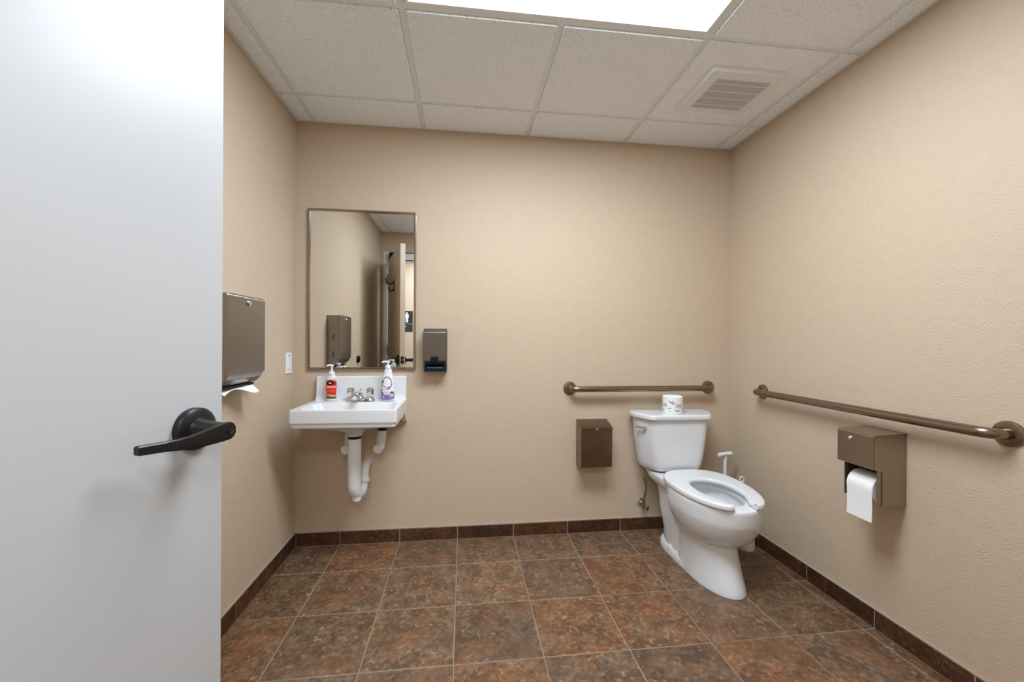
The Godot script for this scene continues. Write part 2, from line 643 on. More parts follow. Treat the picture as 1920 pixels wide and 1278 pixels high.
func build_shell() -> void:
	var top := H + 0.15
	struct("wall_back", bx(-0.1, W + 0.1, -0.12, top, -0.1, 0.0), M.wall, "beige textured wall behind the sink and toilet")
	struct("wall_left", bx(-0.1, 0.0, -0.12, top, -0.1, FZ + 0.12), M.wall, "beige textured wall beside the open door")
	struct("wall_right", bx(W, W + 0.1, -0.12, top, -0.1, FZ + 0.12), M.wall, "beige textured wall with the long grab bar")
	var g := Geo.new()
	g.box(Vector3(-0.1, 0, FZ), Vector3(0.032, top, FZ + 0.12))
	g.box(Vector3(1.098, 0, FZ), Vector3(W + 0.1, top, FZ + 0.12))
	g.box(Vector3(0.032, 2.178, FZ), Vector3(1.098, top, FZ + 0.12))
	struct("wall_front", g, M.wall, "beige wall with the doorway, seen in the mirror")
	# painted steel door frame
	var f := Geo.new()
	f.box(Vector3(0.03, 0, FZ - 0.006), Vector3(0.08, 2.18, FZ + 0.126), 0.002)
	f.box(Vector3(1.05, 0, FZ - 0.006), Vector3(1.10, 2.18, FZ + 0.126), 0.002)
	f.box(Vector3(0.08, 2.08, FZ - 0.006), Vector3(1.05, 2.18, FZ + 0.126), 0.002)
	var fr := struct("trim_1", f, M.frame_paint, "white painted steel door frame seen in the mirror")
	for y in [2.082, 2.168]:
		part(fr, "seal", bx(0.24, 1.04, y, y + 0.010, FZ - 0.010, FZ - 0.005), M.black)
	var cl := part(fr, "door_closer", bx(0.105, 0.215, 2.075, 2.165, FZ - 0.075, FZ - 0.006, 0.010, 2), M.black, 40, "black door closer")
	var arm := Geo.new()
	arm.tube([Vector3(0.15, 2.085, FZ - 0.06), Vector3(0.13, 2.065, FZ - 0.11), Vector3(0.16, 2.062, FZ - 0.20)], 0.009, 10)
	part(cl, "arm", arm, M.black)
	build_floor()
	rng.seed = 31
	var cb := []
	for i in 8: cb.append(F1 + i * FP - BT)
	skirting("back", Vector2(W - BT, 0), Vector2(BT, 0), [F1 * 0.0 + (W - BT) - (F1 + 7 * FP), (W - BT) - (F1 + 6 * FP), (W - BT) - (F1 + 5 * FP), (W - BT) - (F1 + 4 * FP), (W - BT) - (F1 + 3 * FP), (W - BT) - (F1 + 2 * FP), (W - BT) - (F1 + FP), (W - BT) - F1], "dark brown tile baseboard along the back wall")
	var zl := []
	for i in 7: zl.append(G1 + i * FP)
	skirting("left", Vector2(0, 0), Vector2(0, FZ), zl, "dark brown tile baseboard along the left wall")
	var zr := []
	for i in 7: zr.append(FZ - (G1 + (6 - i) * FP))
	skirting("right", Vector2(W, FZ), Vector2(W, 0), zr, "dark brown tile baseboard along the right wall")
	build_ceiling()
	# hallway beyond the doorway, seen through it in the mirror
	struct("wall_hallway_far", bx(-0.9, 2.5, -0.1, top, 3.75, 3.85), M.hall, "beige hallway wall seen through the doorway in the mirror")
	struct("wall_hallway_left", bx(-1.0, -0.9, -0.1, top, FZ + 0.12, 3.85), M.hall)
	struct("wall_hallway_right", bx(2.5, 2.6, -0.1, top, FZ + 0.12, 3.85), M.hall)
	struct("wall_hallway_near", bx(-1.0, -0.1, -0.1, top, FZ + 0.02, FZ + 0.12), M.hall)
	struct("floor_hallway", bx(-1.0, 2.6, -0.12, 0.0, FZ + 0.12, 3.85), mat(Color(0.47, 0.38, 0.30), 0.6))
	struct("ceiling_hallway", bx(-1.0, 2.6, H, top, FZ + 0.12, 3.85), M.white)


# ---------------------------------------------------------------- door
var DE := Vector3(0.407, 0, 1.45)
var DD := Vector3(-0.2883, 0, 0.9575).normalized()
var DN := Vector3(0.9575, 0, 0.2883).normalized()


func dp(s: float, o: float, y: float) -> Vector3:
	return DE + DD * s + DN * o + Vector3(0, y, 0)


func door_box(s0: float, s1: float, o0: float, o1: float, y0: float, y1: float, r: float) -> Geo:
	var g := bx(s0, s1, y0, y1, o0, o1, r)
	for i in g.p.size(): g.p[i] = dp(g.p[i].x, g.p[i].z, g.p[i].y)
	g.fix(0)
	return g


func build_door() -> void:
	var L := 0.955
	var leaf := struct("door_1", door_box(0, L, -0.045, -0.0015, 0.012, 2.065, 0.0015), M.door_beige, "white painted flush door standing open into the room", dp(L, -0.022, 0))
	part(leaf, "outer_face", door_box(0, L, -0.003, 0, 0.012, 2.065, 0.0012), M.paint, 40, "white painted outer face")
	for side in [1.0, -1.0]:
		var o0 := 0.0 if side > 0 else -0.045
		var c := dp(0.07, o0, 0.988)
		var g := Geo.new()
		g.lathe(c, DN * side, [Vector2(0.0, 0.0), Vector2(0.044, 0.0), Vector2(0.044, 0.011), Vector2(0.042, 0.014), Vector2(0.034, 0.0175), Vector2(0.024, 0.0195), Vector2(0.0205, 0.026), Vector2(0.0165, 0.058), Vector2(0.0155, 0.072), Vector2(0, 0.072)], 40)
		var ros := part(leaf, "lever_handle", g, M.lever, 35, "dark bronze lever handle with round rose")
		# flat lever blade sweeping towards the hinges
		var st := [[0.050, 0.078, 0.986, 0.008], [0.053, 0.078, 0.986, 0.014], [0.060, 0.078, 0.986, 0.0175], [0.075, 0.077, 0.985, 0.0178], [0.095, 0.0745, 0.983, 0.0165], [0.115, 0.070, 0.980, 0.0145], [0.135, 0.064, 0.978, 0.0118], [0.155, 0.058, 0.978, 0.010], [0.175, 0.0535, 0.9795, 0.009], [0.200, 0.050, 0.981, 0.0085], [0.214, 0.0485, 0.982, 0.0082], [0.216, 0.0483, 0.982, 0.0072]]
		var rings := []
		for i in st.size():
			var q: Array = st[i]
			var a: Array = st[maxi(i - 1, 0)]
			var b: Array = st[mini(i + 1, st.size() - 1)]
			var dir := Vector2(b[0] - a[0], b[1] - a[1]).normalized()
			var th := 0.0065
			var hh: float = q[3]
			var ring := PackedVector3Array()
			for k in [[-1, -0.75], [-1, 0.75], [-0.7, 1.0], [0.7, 1.0], [1, 0.75], [1, -0.75], [0.7, -1.0], [-0.7, -1.0]]:
				var s: float = q[0] - dir.y * k[0] * th
				var o: float = q[1] + dir.x * k[0] * th
				ring.append(dp(s, o0 + o * side, q[2] + k[1] * hh))
			rings.append(ring)
		var lv := Geo.new()
		lv.loft(rings)
		part(ros, "lever", lv, M.lever, 38)
		var ky := Geo.new()
		ky.lathe(dp(0.0635, o0 + side * 0.0845, 0.986), DN * side, [Vector2(0, 0), Vector2(0.0065, 0), Vector2(0.0065, 0.0012), Vector2(0.0052, 0.0018), Vector2(0.0045, 0.0008), Vector2(0, 0.0008)], 20)
		part(ros, "key_cylinder", ky, mat(Color(0.20, 0.185, 0.18), 0.35, 0.7))
	part(leaf, "latch_plate", door_box(-0.0015, 0.001, -0.036, -0.009, 0.955, 1.02, 0.0006), M.black)
	part(leaf, "latch_bolt", door_box(-0.011, 0.0, -0.029, -0.016, 0.98, 0.997, 0.003), M.steel)
	for y in [0.25, 1.06, 1.86]:
		var h := Geo.new()
		h.lathe(dp(L + 0.010, -0.040, y - 0.055), Vector3.UP, [Vector2(0, 0), Vector2(0.007, 0), Vector2(0.007, 0.11), Vector2(0, 0.11)], 14)
		h.p.append_array(door_box(L - 0.001, L + 0.012, -0.042, -0.006, y - 0.055, y + 0.055, 0.0).p)
		h.u.resize(h.p.size())
		part(leaf, "hinge", h, M.black)
	# coat hook on the inner face
	var hk := part(leaf, "coat_hook", door_box(0.405, 0.435, -0.050, -0.045, 1.66, 1.78, 0.002), M.black, 40, "black double coat hook")
	for q in [[1.76, 0.075, 0.035], [1.69, 0.05, 0.02]]:
		var pr := Geo.new()
		pr.tube(smooth_path([dp(0.42, -0.048, q[0]), dp(0.42, -0.048 - q[1] * 0.5, q[0] - 0.022), dp(0.42, -0.048 - q[1] * 0.9, q[0] - 0.012), dp(0.42, -0.048 - q[1], q[0] + q[2])], 6), 0.006, 10)
		part(hk, "prong", pr, M.black)


# ---------------------------------------------------------------- things on the ceiling
func build_light() -> void:
	var x0 := C0 + P
	var x1 := C0 + 3 * P
	var z0 := R1 + P
	var z1 := R1 + 2 * P
	var o := thing("ceiling_light", "large white recessed light panel glowing in the bathroom ceiling", "light", Vector3((x0 + x1) / 2, H, (z0 + z1) / 2))
	var i := 0.0135
	var w := 0.015
	var y := H + 0.004
	part(o, "frame", bx(x0 + i, x1 - i, y, y + 0.012, z0 + i, z0 + i + w, 0.002), M.tee)
	part(o, "frame", bx(x0 + i, x1 - i, y, y + 0.012, z1 - i - w, z1 - i, 0.002), M.tee)
	part(o, "frame", bx(x0 + i, x0 + i + w, y, y + 0.012, z0 + i + w, z1 - i - w, 0.002), M.tee)
	part(o, "frame", bx(x1 - i - w, x1 - i, y, y + 0.012, z0 + i + w, z1 - i - w, 0.002), M.tee)
	part(o, "lens", bx(x0 + i + w, x1 - i - w, H + 0.009, H + 0.014, z0 + i + w, z1 - i - w), M.lens)
	part(o, "housing", bx(x0 + 0.002, x1 - 0.002, H + 0.0165, H + 0.066, z0 + 0.002, z1 - 0.002), M.white)
	var h := thing("ceiling_light", "light panel in the hallway ceiling outside the doorway", "light", Vector3(0.8, H, 3.15))
	part(h, "frame", bx(0.18, 1.42, H - 0.012, H, 2.84, 3.46, 0.003), M.tee)
	part(h, "lens", bx(0.21, 1.39, H - 0.015, H - 0.012, 2.87, 3.43), M.lens)


func build_vent() -> void:
	var o := thing("exhaust_fan_grille", "square white exhaust fan grille in the ceiling near the right wall", "vent", Vector3(2.233, H, 0.569))
	var X := [2.045, 2.105, 2.376, 2.422]
	var Z := [0.400, 0.447, 0.677, 0.739]
	var y0 := H - 0.016
	var y1 := H - 0.0005
	var g := Geo.new()
	var rings := []
	for q in [[0.0, y1, 0], [0.004, y0 + 0.006, 0], [0.010, y0, 0]]:
		rings.append(rrect((X[0] + X[3]) / 2, (Z[0] + Z[3]) / 2, (X[3] - X[0]) / 2 - q[0], (Z[3] - Z[0]) / 2 - q[0], 0.014, q[1], 4))
	rings.append(rrect((X[1] + X[2]) / 2, (Z[1] + Z[2]) / 2, (X[2] - X[1]) / 2, (Z[2] - Z[1]) / 2, 0.004, y0, 4))
	rings.append(rrect((X[1] + X[2]) / 2, (Z[1] + Z[2]) / 2, (X[2] - X[1]) / 2, (Z[2] - Z[1]) / 2, 0.004, y1, 4))
	g.loft(rings, false, false)
	g.fix(0)
	part(o, "cover", g, M.plastic, 35)
	part(o, "backing", bx(X[1], X[2], y1 - 0.001, y1, Z[1], Z[2]), mat(Color(0.62, 0.61, 0.63), 0.8))
	var s := Geo.new()
	var n := 46
	for i in n:
		var x: float = lerpf(X[1], X[2], (i + 0.5) / n)
		s.box(Vector3(x - 0.0011, y0 + 0.002, Z[1]), Vector3(x + 0.0011, y1 - 0.001, Z[2]))
	for i in 34:
		var z: float = lerpf(Z[1], Z[2], (i + 0.5) / 34)
		s.box(Vector3(X[1], y0 + 0.003, z - 0.0009), Vector3(X[2], y0 + 0.006, z + 0.0009))
	var sl := part(o, "lattice", s, mat(Color(0.88, 0.87, 0.89), 0.4))
	sl.set_meta("kind", "stuff")
	for i in 4:
		var z: float = lerpf(Z[1], Z[2], (i + 0.6) / 4.2)
		part(o, "rib", bx(X[1], X[2], y0, y0 + 0.008, z - 0.0022, z + 0.0022), M.plastic)


# ---------------------------------------------------------------- left and back wall fittings
func build_mirror() -> void:
	var x0 := 0.069
	var x1 := 0.670
	var y0 := 1.003
	var y1 := 1.917
	var o := thing("wall_mirror", "rectangular wall mirror in a thin steel frame above the sink", "mirror", Vector3(0.37, y0, 0))
	var w := 0.013
	part(o, "glass", bx(x0 + 0.006, x1 - 0.006, y0 + 0.006, y1 - 0.006, 0.004, 0.009), M.glass)
	for q in [[x0, x1, y1 - w, y1], [x0, x1, y0, y0 + w], [x0, x0 + w, y0 + w, y1 - w], [x1 - w, x1, y0 + w, y1 - w]]:
		part(o, "frame_rail", bx(q[0], q[1], q[2], q[3], 0.0, 0.017, 0.003), M.frame)


func build_towel_dispenser() -> void:
	var z0 := 0.555
	var z1 := 0.832
	var o := thing("paper_towel_dispenser", "grey-brown steel paper towel dispenser on the left wall beside the door", "dispenser", Vector3(0, 1.0, (z0 + z1) / 2))
	var b := Geo.new()   # (x, y) profile along z
	var prof := rounded(v2([0.0005, 0.985, 0.055, 0.995, 0.078, 1.018, 0.084, 1.032, 0.084, 1.345, 0.0005, 1.345]), 0.004, 2)
	b.ext(prof, 2, z0, z1, 0.002)
	part(o, "case", b, M.steel, 30)
	var c := Geo.new()
	c.ext(rounded(v2([0.078, 1.036, 0.091, 1.036, 0.091, 1.338, 0.084, 1.347, 0.078, 1.347]), 0.004, 2), 2, z0 - 0.0015, z1 + 0.0015, 0.002)
	var cv := part(o, "door_panel", c, M.steel, 30)
	var l := Geo.new()
	l.lathe(Vector3(0.091, 1.318, 0.690), Vector3.RIGHT, [Vector2(0.011, -0.001), Vector2(0.011, 0.004), Vector2(0.009, 0.006), Vector2(0.004, 0.0065), Vector2(0.004, 0.004), Vector2(0, 0.004)], 24)
	part(cv, "lock", l, M.chrome, 35, "round chrome lock")
	for y in [1.19, 1.07]:
		part(o, "slot", bx(0.042, 0.047, y - 0.022, y + 0.022, z0 - 0.0022, z0 + 0.001), M.dark)
	part(o, "opening", bx(0.02, 0.058, 0.983, 0.992, z0 + 0.025, z1 - 0.025), M.dark)
	# the sheet that hangs out
	var t := thing("paper_towel", "white paper towel hanging out of the steel dispenser", "paper towel", Vector3(0.05, 0.96, 0.70))
	var g := Geo.new()
	var rings := []
	for k in 25:
		var z := lerpf(z0 + 0.03, z1 - 0.02, k / 24.0)
		var f := k / 24.0
		var drop := 0.030 + 0.010 * sin(f * 7.0 + 0.6) - 0.012 * f
		var x := 0.048 + 0.014 * sin(f * 5.0 + 1.0)
		rings.append(PackedVector3Array([Vector3(x - 0.012, 0.991, z), Vector3(x + 0.004, 0.991 - drop * 0.5, z), Vector3(x + 0.022, 0.991 - drop, z), Vector3(x + 0.0225, 0.9895 - drop, z), Vector3(x + 0.002, 0.990 - drop * 0.5 - 0.002, z), Vector3(x - 0.015, 0.9895, z)]))
	g.loft(rings)
	part(t, "sheet", g, M.paper, 60)


func build_switch() -> void:
	var o := thing("wall_switch", "white wall plate with rocker on the left wall near the corner", "switch", Vector3(0, 1.045, 0.094))
	var p := part(o, "plate", bx(0.0, 0.006, 0.988, 1.102, 0.058, 0.130, 0.003, 2), M.plastic)
	part(p, "rocker", bx(0.004, 0.0095, 1.012, 1.078, 0.0775, 0.1105, 0.0015), M.plastic)
	part(p, "indicator", bx(0.0055, 0.0068, 1.082, 1.090, 0.088, 0.098, 0.0005), mat(Color(0.25, 0.25, 0.27), 0.4))
	var s := thing("door_stop", "round black wall bumper behind the door, seen in the mirror", "door stop", Vector3(0, 0.998, 1.384))
	var g := Geo.new()
	g.lathe(Vector3(0, 0.998, 1.384), Vector3.RIGHT, [Vector2(0.032, 0), Vector2(0.032, 0.010), Vector2(0.029, 0.018), Vector2(0.020, 0.022), Vector2(0.012, 0.017), Vector2(0, 0.014)], 28)
	part(s, "bumper", g, M.black, 35)


func build_soap_dispenser() -> void:
	var x0 := 0.7215
	var x1 := 0.8525
	var o := thing("soap_dispenser", "grey-brown wall soap dispenser with black push bar right of the mirror", "dispenser", Vector3(0.787, 0.99, 0))
	var g := Geo.new()
	g.ext(rounded(v2([0.0005, 1.052, 0.100, 1.052, 0.102, 1.060, 0.102, 1.218, 0.085, 1.240, 0.0005, 1.242]), 0.006, 3), 0, x0, x1, 0.004)
	part(o, "cover", g, mat(Color(0.42, 0.395, 0.37), 0.33, 0.75), 30)
	var l := Geo.new()
	for q in [[x0 + 0.001, x0 + 0.013], [x1 - 0.013, x1 - 0.001]]:
		l.ext(v2([0.0005, 0.992, 0.082, 0.992, 0.099, 1.052, 0.0005, 1.052]), 0, q[0], q[1], 0.002)
	l.ext(v2([0.0005, 0.992, 0.03, 0.992, 0.03, 1.052, 0.0005, 1.052]), 0, x0 + 0.013, x1 - 0.013)
	part(o, "lower_case", l, mat(Color(0.30, 0.27, 0.24), 0.4, 0.6), 30)
	var r := Geo.new()
	r.box(Vector3(x0 + 0.013, 1.036, 0.03), Vector3(x1 - 0.013, 1.0515, 0.096), 0.003)
	part(o, "recess", r, M.black)
	part(o, "push_tab", bx(0.764, 0.806, 1.046, 1.082, 0.100, 0.1085, 0.003), M.black)
	var b := Geo.new()
	b.lathe(Vector3(x0 + 0.016, 1.0145, 0.062), Vector3.RIGHT, [Vector2(0, 0), Vector2(0.019, 0), Vector2(0.0215, 0.003), Vector2(0.0215, 0.096), Vector2(0.019, 0.099), Vector2(0, 0.099)], 28)
	part(o, "push_bar", b, mat(Color(0.10, 0.22, 0.34), 0.12, 0.55), 35, "glossy dark blue push bar")


func build_waste_bin() -> void:
	var o := thing("sanitary_bin", "dark brown steel sanitary disposal box on the back wall left of the toilet", "bin", Vector3(1.731, 0.415, 0))
	var g := Geo.new()
	g.ext(v2([0.0005, 0.415, 0.110, 0.430, 0.110, 0.656, 0.0005, 0.690]), 0, 1.637, 1.826, 0.002)
	part(o, "case", g, M.bin, 25)
	var l := Geo.new()
	l.ext(v2([0.002, 0.691, 0.1125, 0.6565, 0.1125, 0.650, 0.1145, 0.650, 0.115, 0.6605, 0.002, 0.6955]), 0, 1.635, 1.829, 0.0008)
	var li := part(o, "lid", l, M.bin, 25)
	var t := Geo.new()
	t.lathe(Vector3(1.732, 0.655, 0.113), Vector3(0, 0.25, 1), [Vector2(0.010, 0), Vector2(0.009, 0.005), Vector2(0, 0.006)], 16)
	part(li, "lift_tab", t, M.frame)


func grab_bar(a: Vector3, b: Vector3, n: Vector3, label: String) -> void:
	var o := thing("grab_bar", label, "grab bar", a)
	var out := 0.060
	var tube := Geo.new()
	tube.tube(bend_path([a + n * 0.004, a + n * out, b + n * out, b + n * 0.004], 0.042, 8), 0.0175, 24)
	part(o, "bar", tube, M.bronze, 40)
	for q in [a, b]:
		var f := Geo.new()
		f.lathe(q, n, [Vector2(0.0405, 0), Vector2(0.0405, 0.004), Vector2(0.039, 0.008), Vector2(0.033, 0.0105), Vector2(0.020, 0.0115), Vector2(0, 0.0115)], 40)
		part(o, "flange", f, M.bronze, 30)


# ---------------------------------------------------------------- sink
func build_sink() -> void:
	var cx := 0.3725
	var o := thing("wall_sink", "white wall-hung porcelain sink with backsplash under the mirror", "sink", Vector3(cx, 0.70, 0))
	var hx := 0.2525
	var zf := 0.395
	var cz := zf / 2
	var hz := zf / 2 - 0.0005
	var rings := []
	var R := func(cz_: float, hx_: float, hz_: float, r: float, y: float) -> void:
		rings.append(rrect(cx, cz_, hx_, hz_, r, y, 7))
	R.call(0.21, 0.045, 0.045, 0.044, 0.690)
	R.call(0.21, 0.060, 0.060, 0.058, 0.700)
	R.call(0.205, 0.13, 0.10, 0.08, 0.718)
	R.call(0.20, 0.205, 0.155, 0.06, 0.738)
	R.call(cz, hx - 0.014, hz - 0.010, 0.02, 0.746)
	R.call(cz, hx - 0.008, hz - 0.006, 0.016, 0.750)
	R.call(cz, hx - 0.007, hz - 0.005, 0.016, 0.766)
	R.call(cz, hx - 0.001, hz - 0.001, 0.014, 0.7705)
	R.call(cz, hx, hz, 0.014, 0.776)
	R.call(cz, hx, hz, 0.014, 0.828)
	R.call(cz, hx - 0.0025, hz - 0.0015, 0.014, 0.8345)
	R.call(cz, hx - 0.008, hz - 0.004, 0.014, 0.8365)
	R.call(0.256, hx - 0.032, 0.118, 0.05, 0.8345)
	R.call(0.256, hx - 0.038, 0.112, 0.05, 0.831)
	R.call(0.255, hx - 0.048, 0.103, 0.05, 0.808)
	R.call(0.252, hx - 0.075, 0.085, 0.06, 0.765)
	R.call(0.245, hx - 0.130, 0.06, 0.058, 0.738)
	R.call(0.235, 0.024, 0.024, 0.0235, 0.731)
	var g := Geo.new()
	g.loft(rings)
	# backsplash: leans back to the wall, with a coved foot
	g.ext(rounded(v2([0.0006, 0.80, 0.060, 0.80, 0.060, 0.836, 0.046, 0.842, 0.040, 0.856, 0.030, 0.963, 0.026, 0.968, 0.0006, 0.968]), 0.006, 3), 0, cx - hx + 0.004, cx + hx - 0.004, 0.006)
	# wall hanger horns below the back corners
	for s in [-1.0, 1.0]:
		var x: float = cx + s * (hx - 0.016)
		g.ext(v2([0.0006, 0.70, 0.030, 0.705, 0.085, 0.76, 0.0006, 0.77]), 0, x - 0.013, x + 0.013, 0.003)
	part(o, "basin", g, M.porcelain, 42)
	var d := Geo.new()
	d.lathe(Vector3(cx, 0.7318, 0.235), Vector3.UP, [Vector2(0.026, 0), Vector2(0.026, 0.002), Vector2(0.016, 0.0025), Vector2(0.015, 0.001), Vector2(0, 0.001)], 24)
	part(o, "drain", d, M.chrome)
	# faucet
	var fx := 0.382
	var fz := 0.098
	var y := 0.8362
	var f := Geo.new()
	var pr := []
	for q in [[0.0, 0.0], [0.0, 0.008], [-0.003, 0.013], [-0.010, 0.016]]:
		pr.append(rrect(fx, fz, 0.077 + q[0], 0.029 + q[0], 0.028, y + q[1], 7))
	f.loft(pr)
	var fa := part(o, "faucet", f, M.chrome, 40, "chrome two-handle faucet")
	for s in [-1.0, 1.0]:
		var k := Geo.new()
		var hxp: float = fx + s * 0.0508
		k.lathe(Vector3(hxp, y + 0.014, fz), Vector3.UP, [Vector2(0.021, 0), Vector2(0.020, 0.008), Vector2(0.014, 0.012), Vector2(0.016, 0.018), Vector2(0.0205, 0.028), Vector2(0.0205, 0.050), Vector2(0.019, 0.056), Vector2(0.012, 0.059), Vector2(0, 0.060)], 10, 0.3)
		part(fa, "handle", k, M.chrome, 25)
	var sp := Geo.new()
	var path := smooth_path([Vector3(fx, y + 0.010, fz), Vector3(fx, y + 0.034, fz + 0.012), Vector3(fx - 0.002, y + 0.044, fz + 0.045), Vector3(fx - 0.004, y + 0.040, fz + 0.088), Vector3(fx - 0.005, y + 0.028, fz + 0.105)], 5)
	var rad := []
	for i in path.size(): rad.append(lerpf(0.021, 0.0125, float(i) / (path.size() - 1)))
	sp.tube(path, rad, 20)
	part(fa, "spout", sp, M.chrome, 45)
	var lr := Geo.new()
	lr.lathe(Vector3(fx - 0.004, y + 0.012, fz - 0.019), Vector3.UP, [Vector2(0.0025, 0), Vector2(0.0025, 0.040), Vector2(0.006, 0.043), Vector2(0.007, 0.048), Vector2(0.005, 0.053), Vector2(0, 0.054)], 14)
	part(fa, "lift_rod", lr, M.chrome)
	# white insulated drain and supplies under the basin
	var jp := Geo.new()
	var dx := 0.379
	var dz := 0.205
	var pp := smooth_path([Vector3(dx, 0.664, dz), Vector3(dx, 0.56, dz), Vector3(dx, 0.44, dz), Vector3(dx + 0.001, 0.388, dz - 0.004), Vector3(dx + 0.007, 0.358, dz - 0.024), Vector3(dx + 0.014, 0.352, dz - 0.058), Vector3(dx + 0.018, 0.375, dz - 0.090), Vector3(dx + 0.020, 0.415, dz - 0.104), Vector3(dx + 0.020, 0.445, dz - 0.112), Vector3(dx + 0.020, 0.468, dz - 0.132), Vector3(dx + 0.020, 0.473, 0.001)], 5)
	var jr := []
	for i in pp.size():
		var t := float(i) / (pp.size() - 1)
		jr.append(0.0335 if t < 0.30 else 0.0325 if t < 0.6 else 0.029)
	jp.tube(pp, jr, 22)
	var cv := part(o, "drain_pipe", jp, M.plastic, 50, "white insulated drain pipe and trap")
	var nut := Geo.new()
	nut.lathe(Vector3(dx, 0.655, dz), Vector3.UP, [Vector2(0.0, 0), Vector2(0.034, 0.0), Vector2(0.034, 0.014), Vector2(0.0, 0.014)], 24)
	part(cv, "collar", nut, M.black)
	var fl := Geo.new()
	fl.lathe(Vector3(dx, 0.669, dz), Vector3.UP, [Vector2(0.0, 0), Vector2(0.037, 0.0), Vector2(0.041, 0.012), Vector2(0.052, 0.024), Vector2(0.055, 0.032), Vector2(0, 0.034)], 28)
	part(cv, "tailpiece_flange", fl, M.porcelain, 35)
	var bn := Geo.new()
	bn.lathe(Vector3(dx + 0.008, 0.318, dz - 0.018), Vector3.UP, [Vector2(0.0, 0), Vector2(0.020, 0.0), Vector2(0.024, 0.008), Vector2(0.025, 0.03), Vector2(0, 0.03)], 22)
	part(cv, "cleanout_cap", bn, M.plastic, 40)
	var rg := Geo.new()
	rg.lathe(Vector3(dx + 0.0185, 0.392, dz - 0.095), Vector3(0.05, 1, -0.3), [Vector2(0.0, 0), Vector2(0.035, 0.0), Vector2(0.037, 0.006), Vector2(0.037, 0.02), Vector2(0.034, 0.026), Vector2(0, 0.026)], 22)
	part(cv, "slip_nut", rg, M.plastic, 40)
	for s in [0, 1]:
		var vx: float = [0.318, 0.488][s]
		var vz := 0.085
		var vt := Geo.new()
		vt.tube(bend_path([Vector3(vx + 0.006, 0.665, vz - 0.01), Vector3(vx, 0.580, vz), Vector3(vx - 0.008, 0.572, vz + 0.042)], 0.03, 6), 0.0255, 18)
		var sv := part(o, "supply_cover", vt, M.plastic, 45, "white insulated supply valve cover")
		var sn := Geo.new()
		sn.tube([Vector3(vx + 0.007, 0.662, vz - 0.01), Vector3(vx + 0.009, 0.70, vz - 0.012)], 0.024, 16)
		part(sv, "collar", sn, M.black)
		var st := Geo.new()
		st.tube([Vector3(vx, 0.59, vz), Vector3(vx, 0.59, 0.001)], 0.011, 12)
		part(sv, "stub", st, M.plastic)


func label_red() -> StandardMaterial3D:
	var im := Image.create(96, 160, false, Image.FORMAT_RGB8)
	im.fill(Color(0.80, 0.14, 0.13))
	im.fill_rect(Rect2i(0, 0, 96, 16), Color(0.86, 0.52, 0.36))
	annulus(im, 44, 26, 0, 20, Color(0.10, 0.07, 0.07), 0, TAU, 1.6)
	annulus(im, 42, 29, 0, 6, Color(0.85, 0.80, 0.76), 0, TAU, 1.8)
	var r := RandomNumberGenerator.new()
	r.seed = 9
	for i in 7: im.fill_rect(Rect2i(8 + i * 12, 54, 8, 15), Color(0.95, 0.82, 0.78))
	for j in 3:
		for i in 12: im.fill_rect(Rect2i(14 + i * 6, 80 + j * 9, r.randi_range(2, 5), 3), Color(0.93, 0.55, 0.50))
	for i in 96:
		im.fill_rect(Rect2i(i, 118 + i / 5, 1, 12), Color(0.90, 0.55, 0.28))
		if i > 40: im.fill_rect(Rect2i(i, 126 + (i - 40) / 6, 1, 12), Color(0.85, 0.76, 0.45))
	im.fill_rect(Rect2i(0, 142, 96, 18), Color(0.20, 0.38, 0.27))
	var m := mat(Color.WHITE, 0.35)
	m.albedo_texture = ImageTexture.create_from_image(im)
	m.texture_repeat = false
	return m


func label_purple() -> StandardMaterial3D:
	var im := Image.create(96, 192, false, Image.FORMAT_RGB8)
	im.fill(Color(0.92, 0.91, 0.94))
	im.fill_rect(Rect2i(0, 132, 96, 60), Color(0.49, 0.44, 0.66))
	im.fill_rect(Rect2i(4, 108, 16, 30), Color(0.45, 0.41, 0.52))
	for k in 13:
		var t := lerpf(-2.6, 1.3, k / 12.0)
		var q := Vector2(48 + cos(t) * 30, 66 + sin(t) * 42)
		im.fill_rect(Rect2i(int(q.x) - 4, int(q.y) - 4, 8, 8), Color(0.17, 0.16, 0.22))
	for i in 3:
		im.fill_rect(Rect2i(30 + i * 13, 90, 3, 14), Color(0.22, 0.22, 0.27))
		im.fill_rect(Rect2i(30 + i * 13, 90 + (i % 2) * 11, 9, 3), Color(0.22, 0.22, 0.27))
	for i in 9: im.fill_rect(Rect2i(28 + i * 5, 112, 3, 4), Color(0.50, 0.46, 0.60))
	im.fill_rect(Rect2i(30, 124, 34, 26), Color(0.86, 0.80, 0.90))
	for i in 6: im.fill_rect(Rect2i(34 + i * 5, 134, 3, 3), Color(0.55, 0.48, 0.65))
	annulus(im, 14, 58, 0, 11, Color(0.13, 0.18, 0.13))
	annulus(im, 14, 84, 0, 13, Color(0.62, 0.74, 0.42))
	annulus(im, 76, 152, 0, 13, Color(0.72, 0.78, 0.50))
	annulus(im, 78, 132, 0, 7, Color(0.14, 0.15, 0.18))
	annulus(im, 28, 166, 0, 6, Color(0.80, 0.78, 0.92))
	var m := mat(Color.WHITE, 0.3)
	m.albedo_texture = ImageTexture.create_from_image(im)
	m.texture_repeat = false
	return m


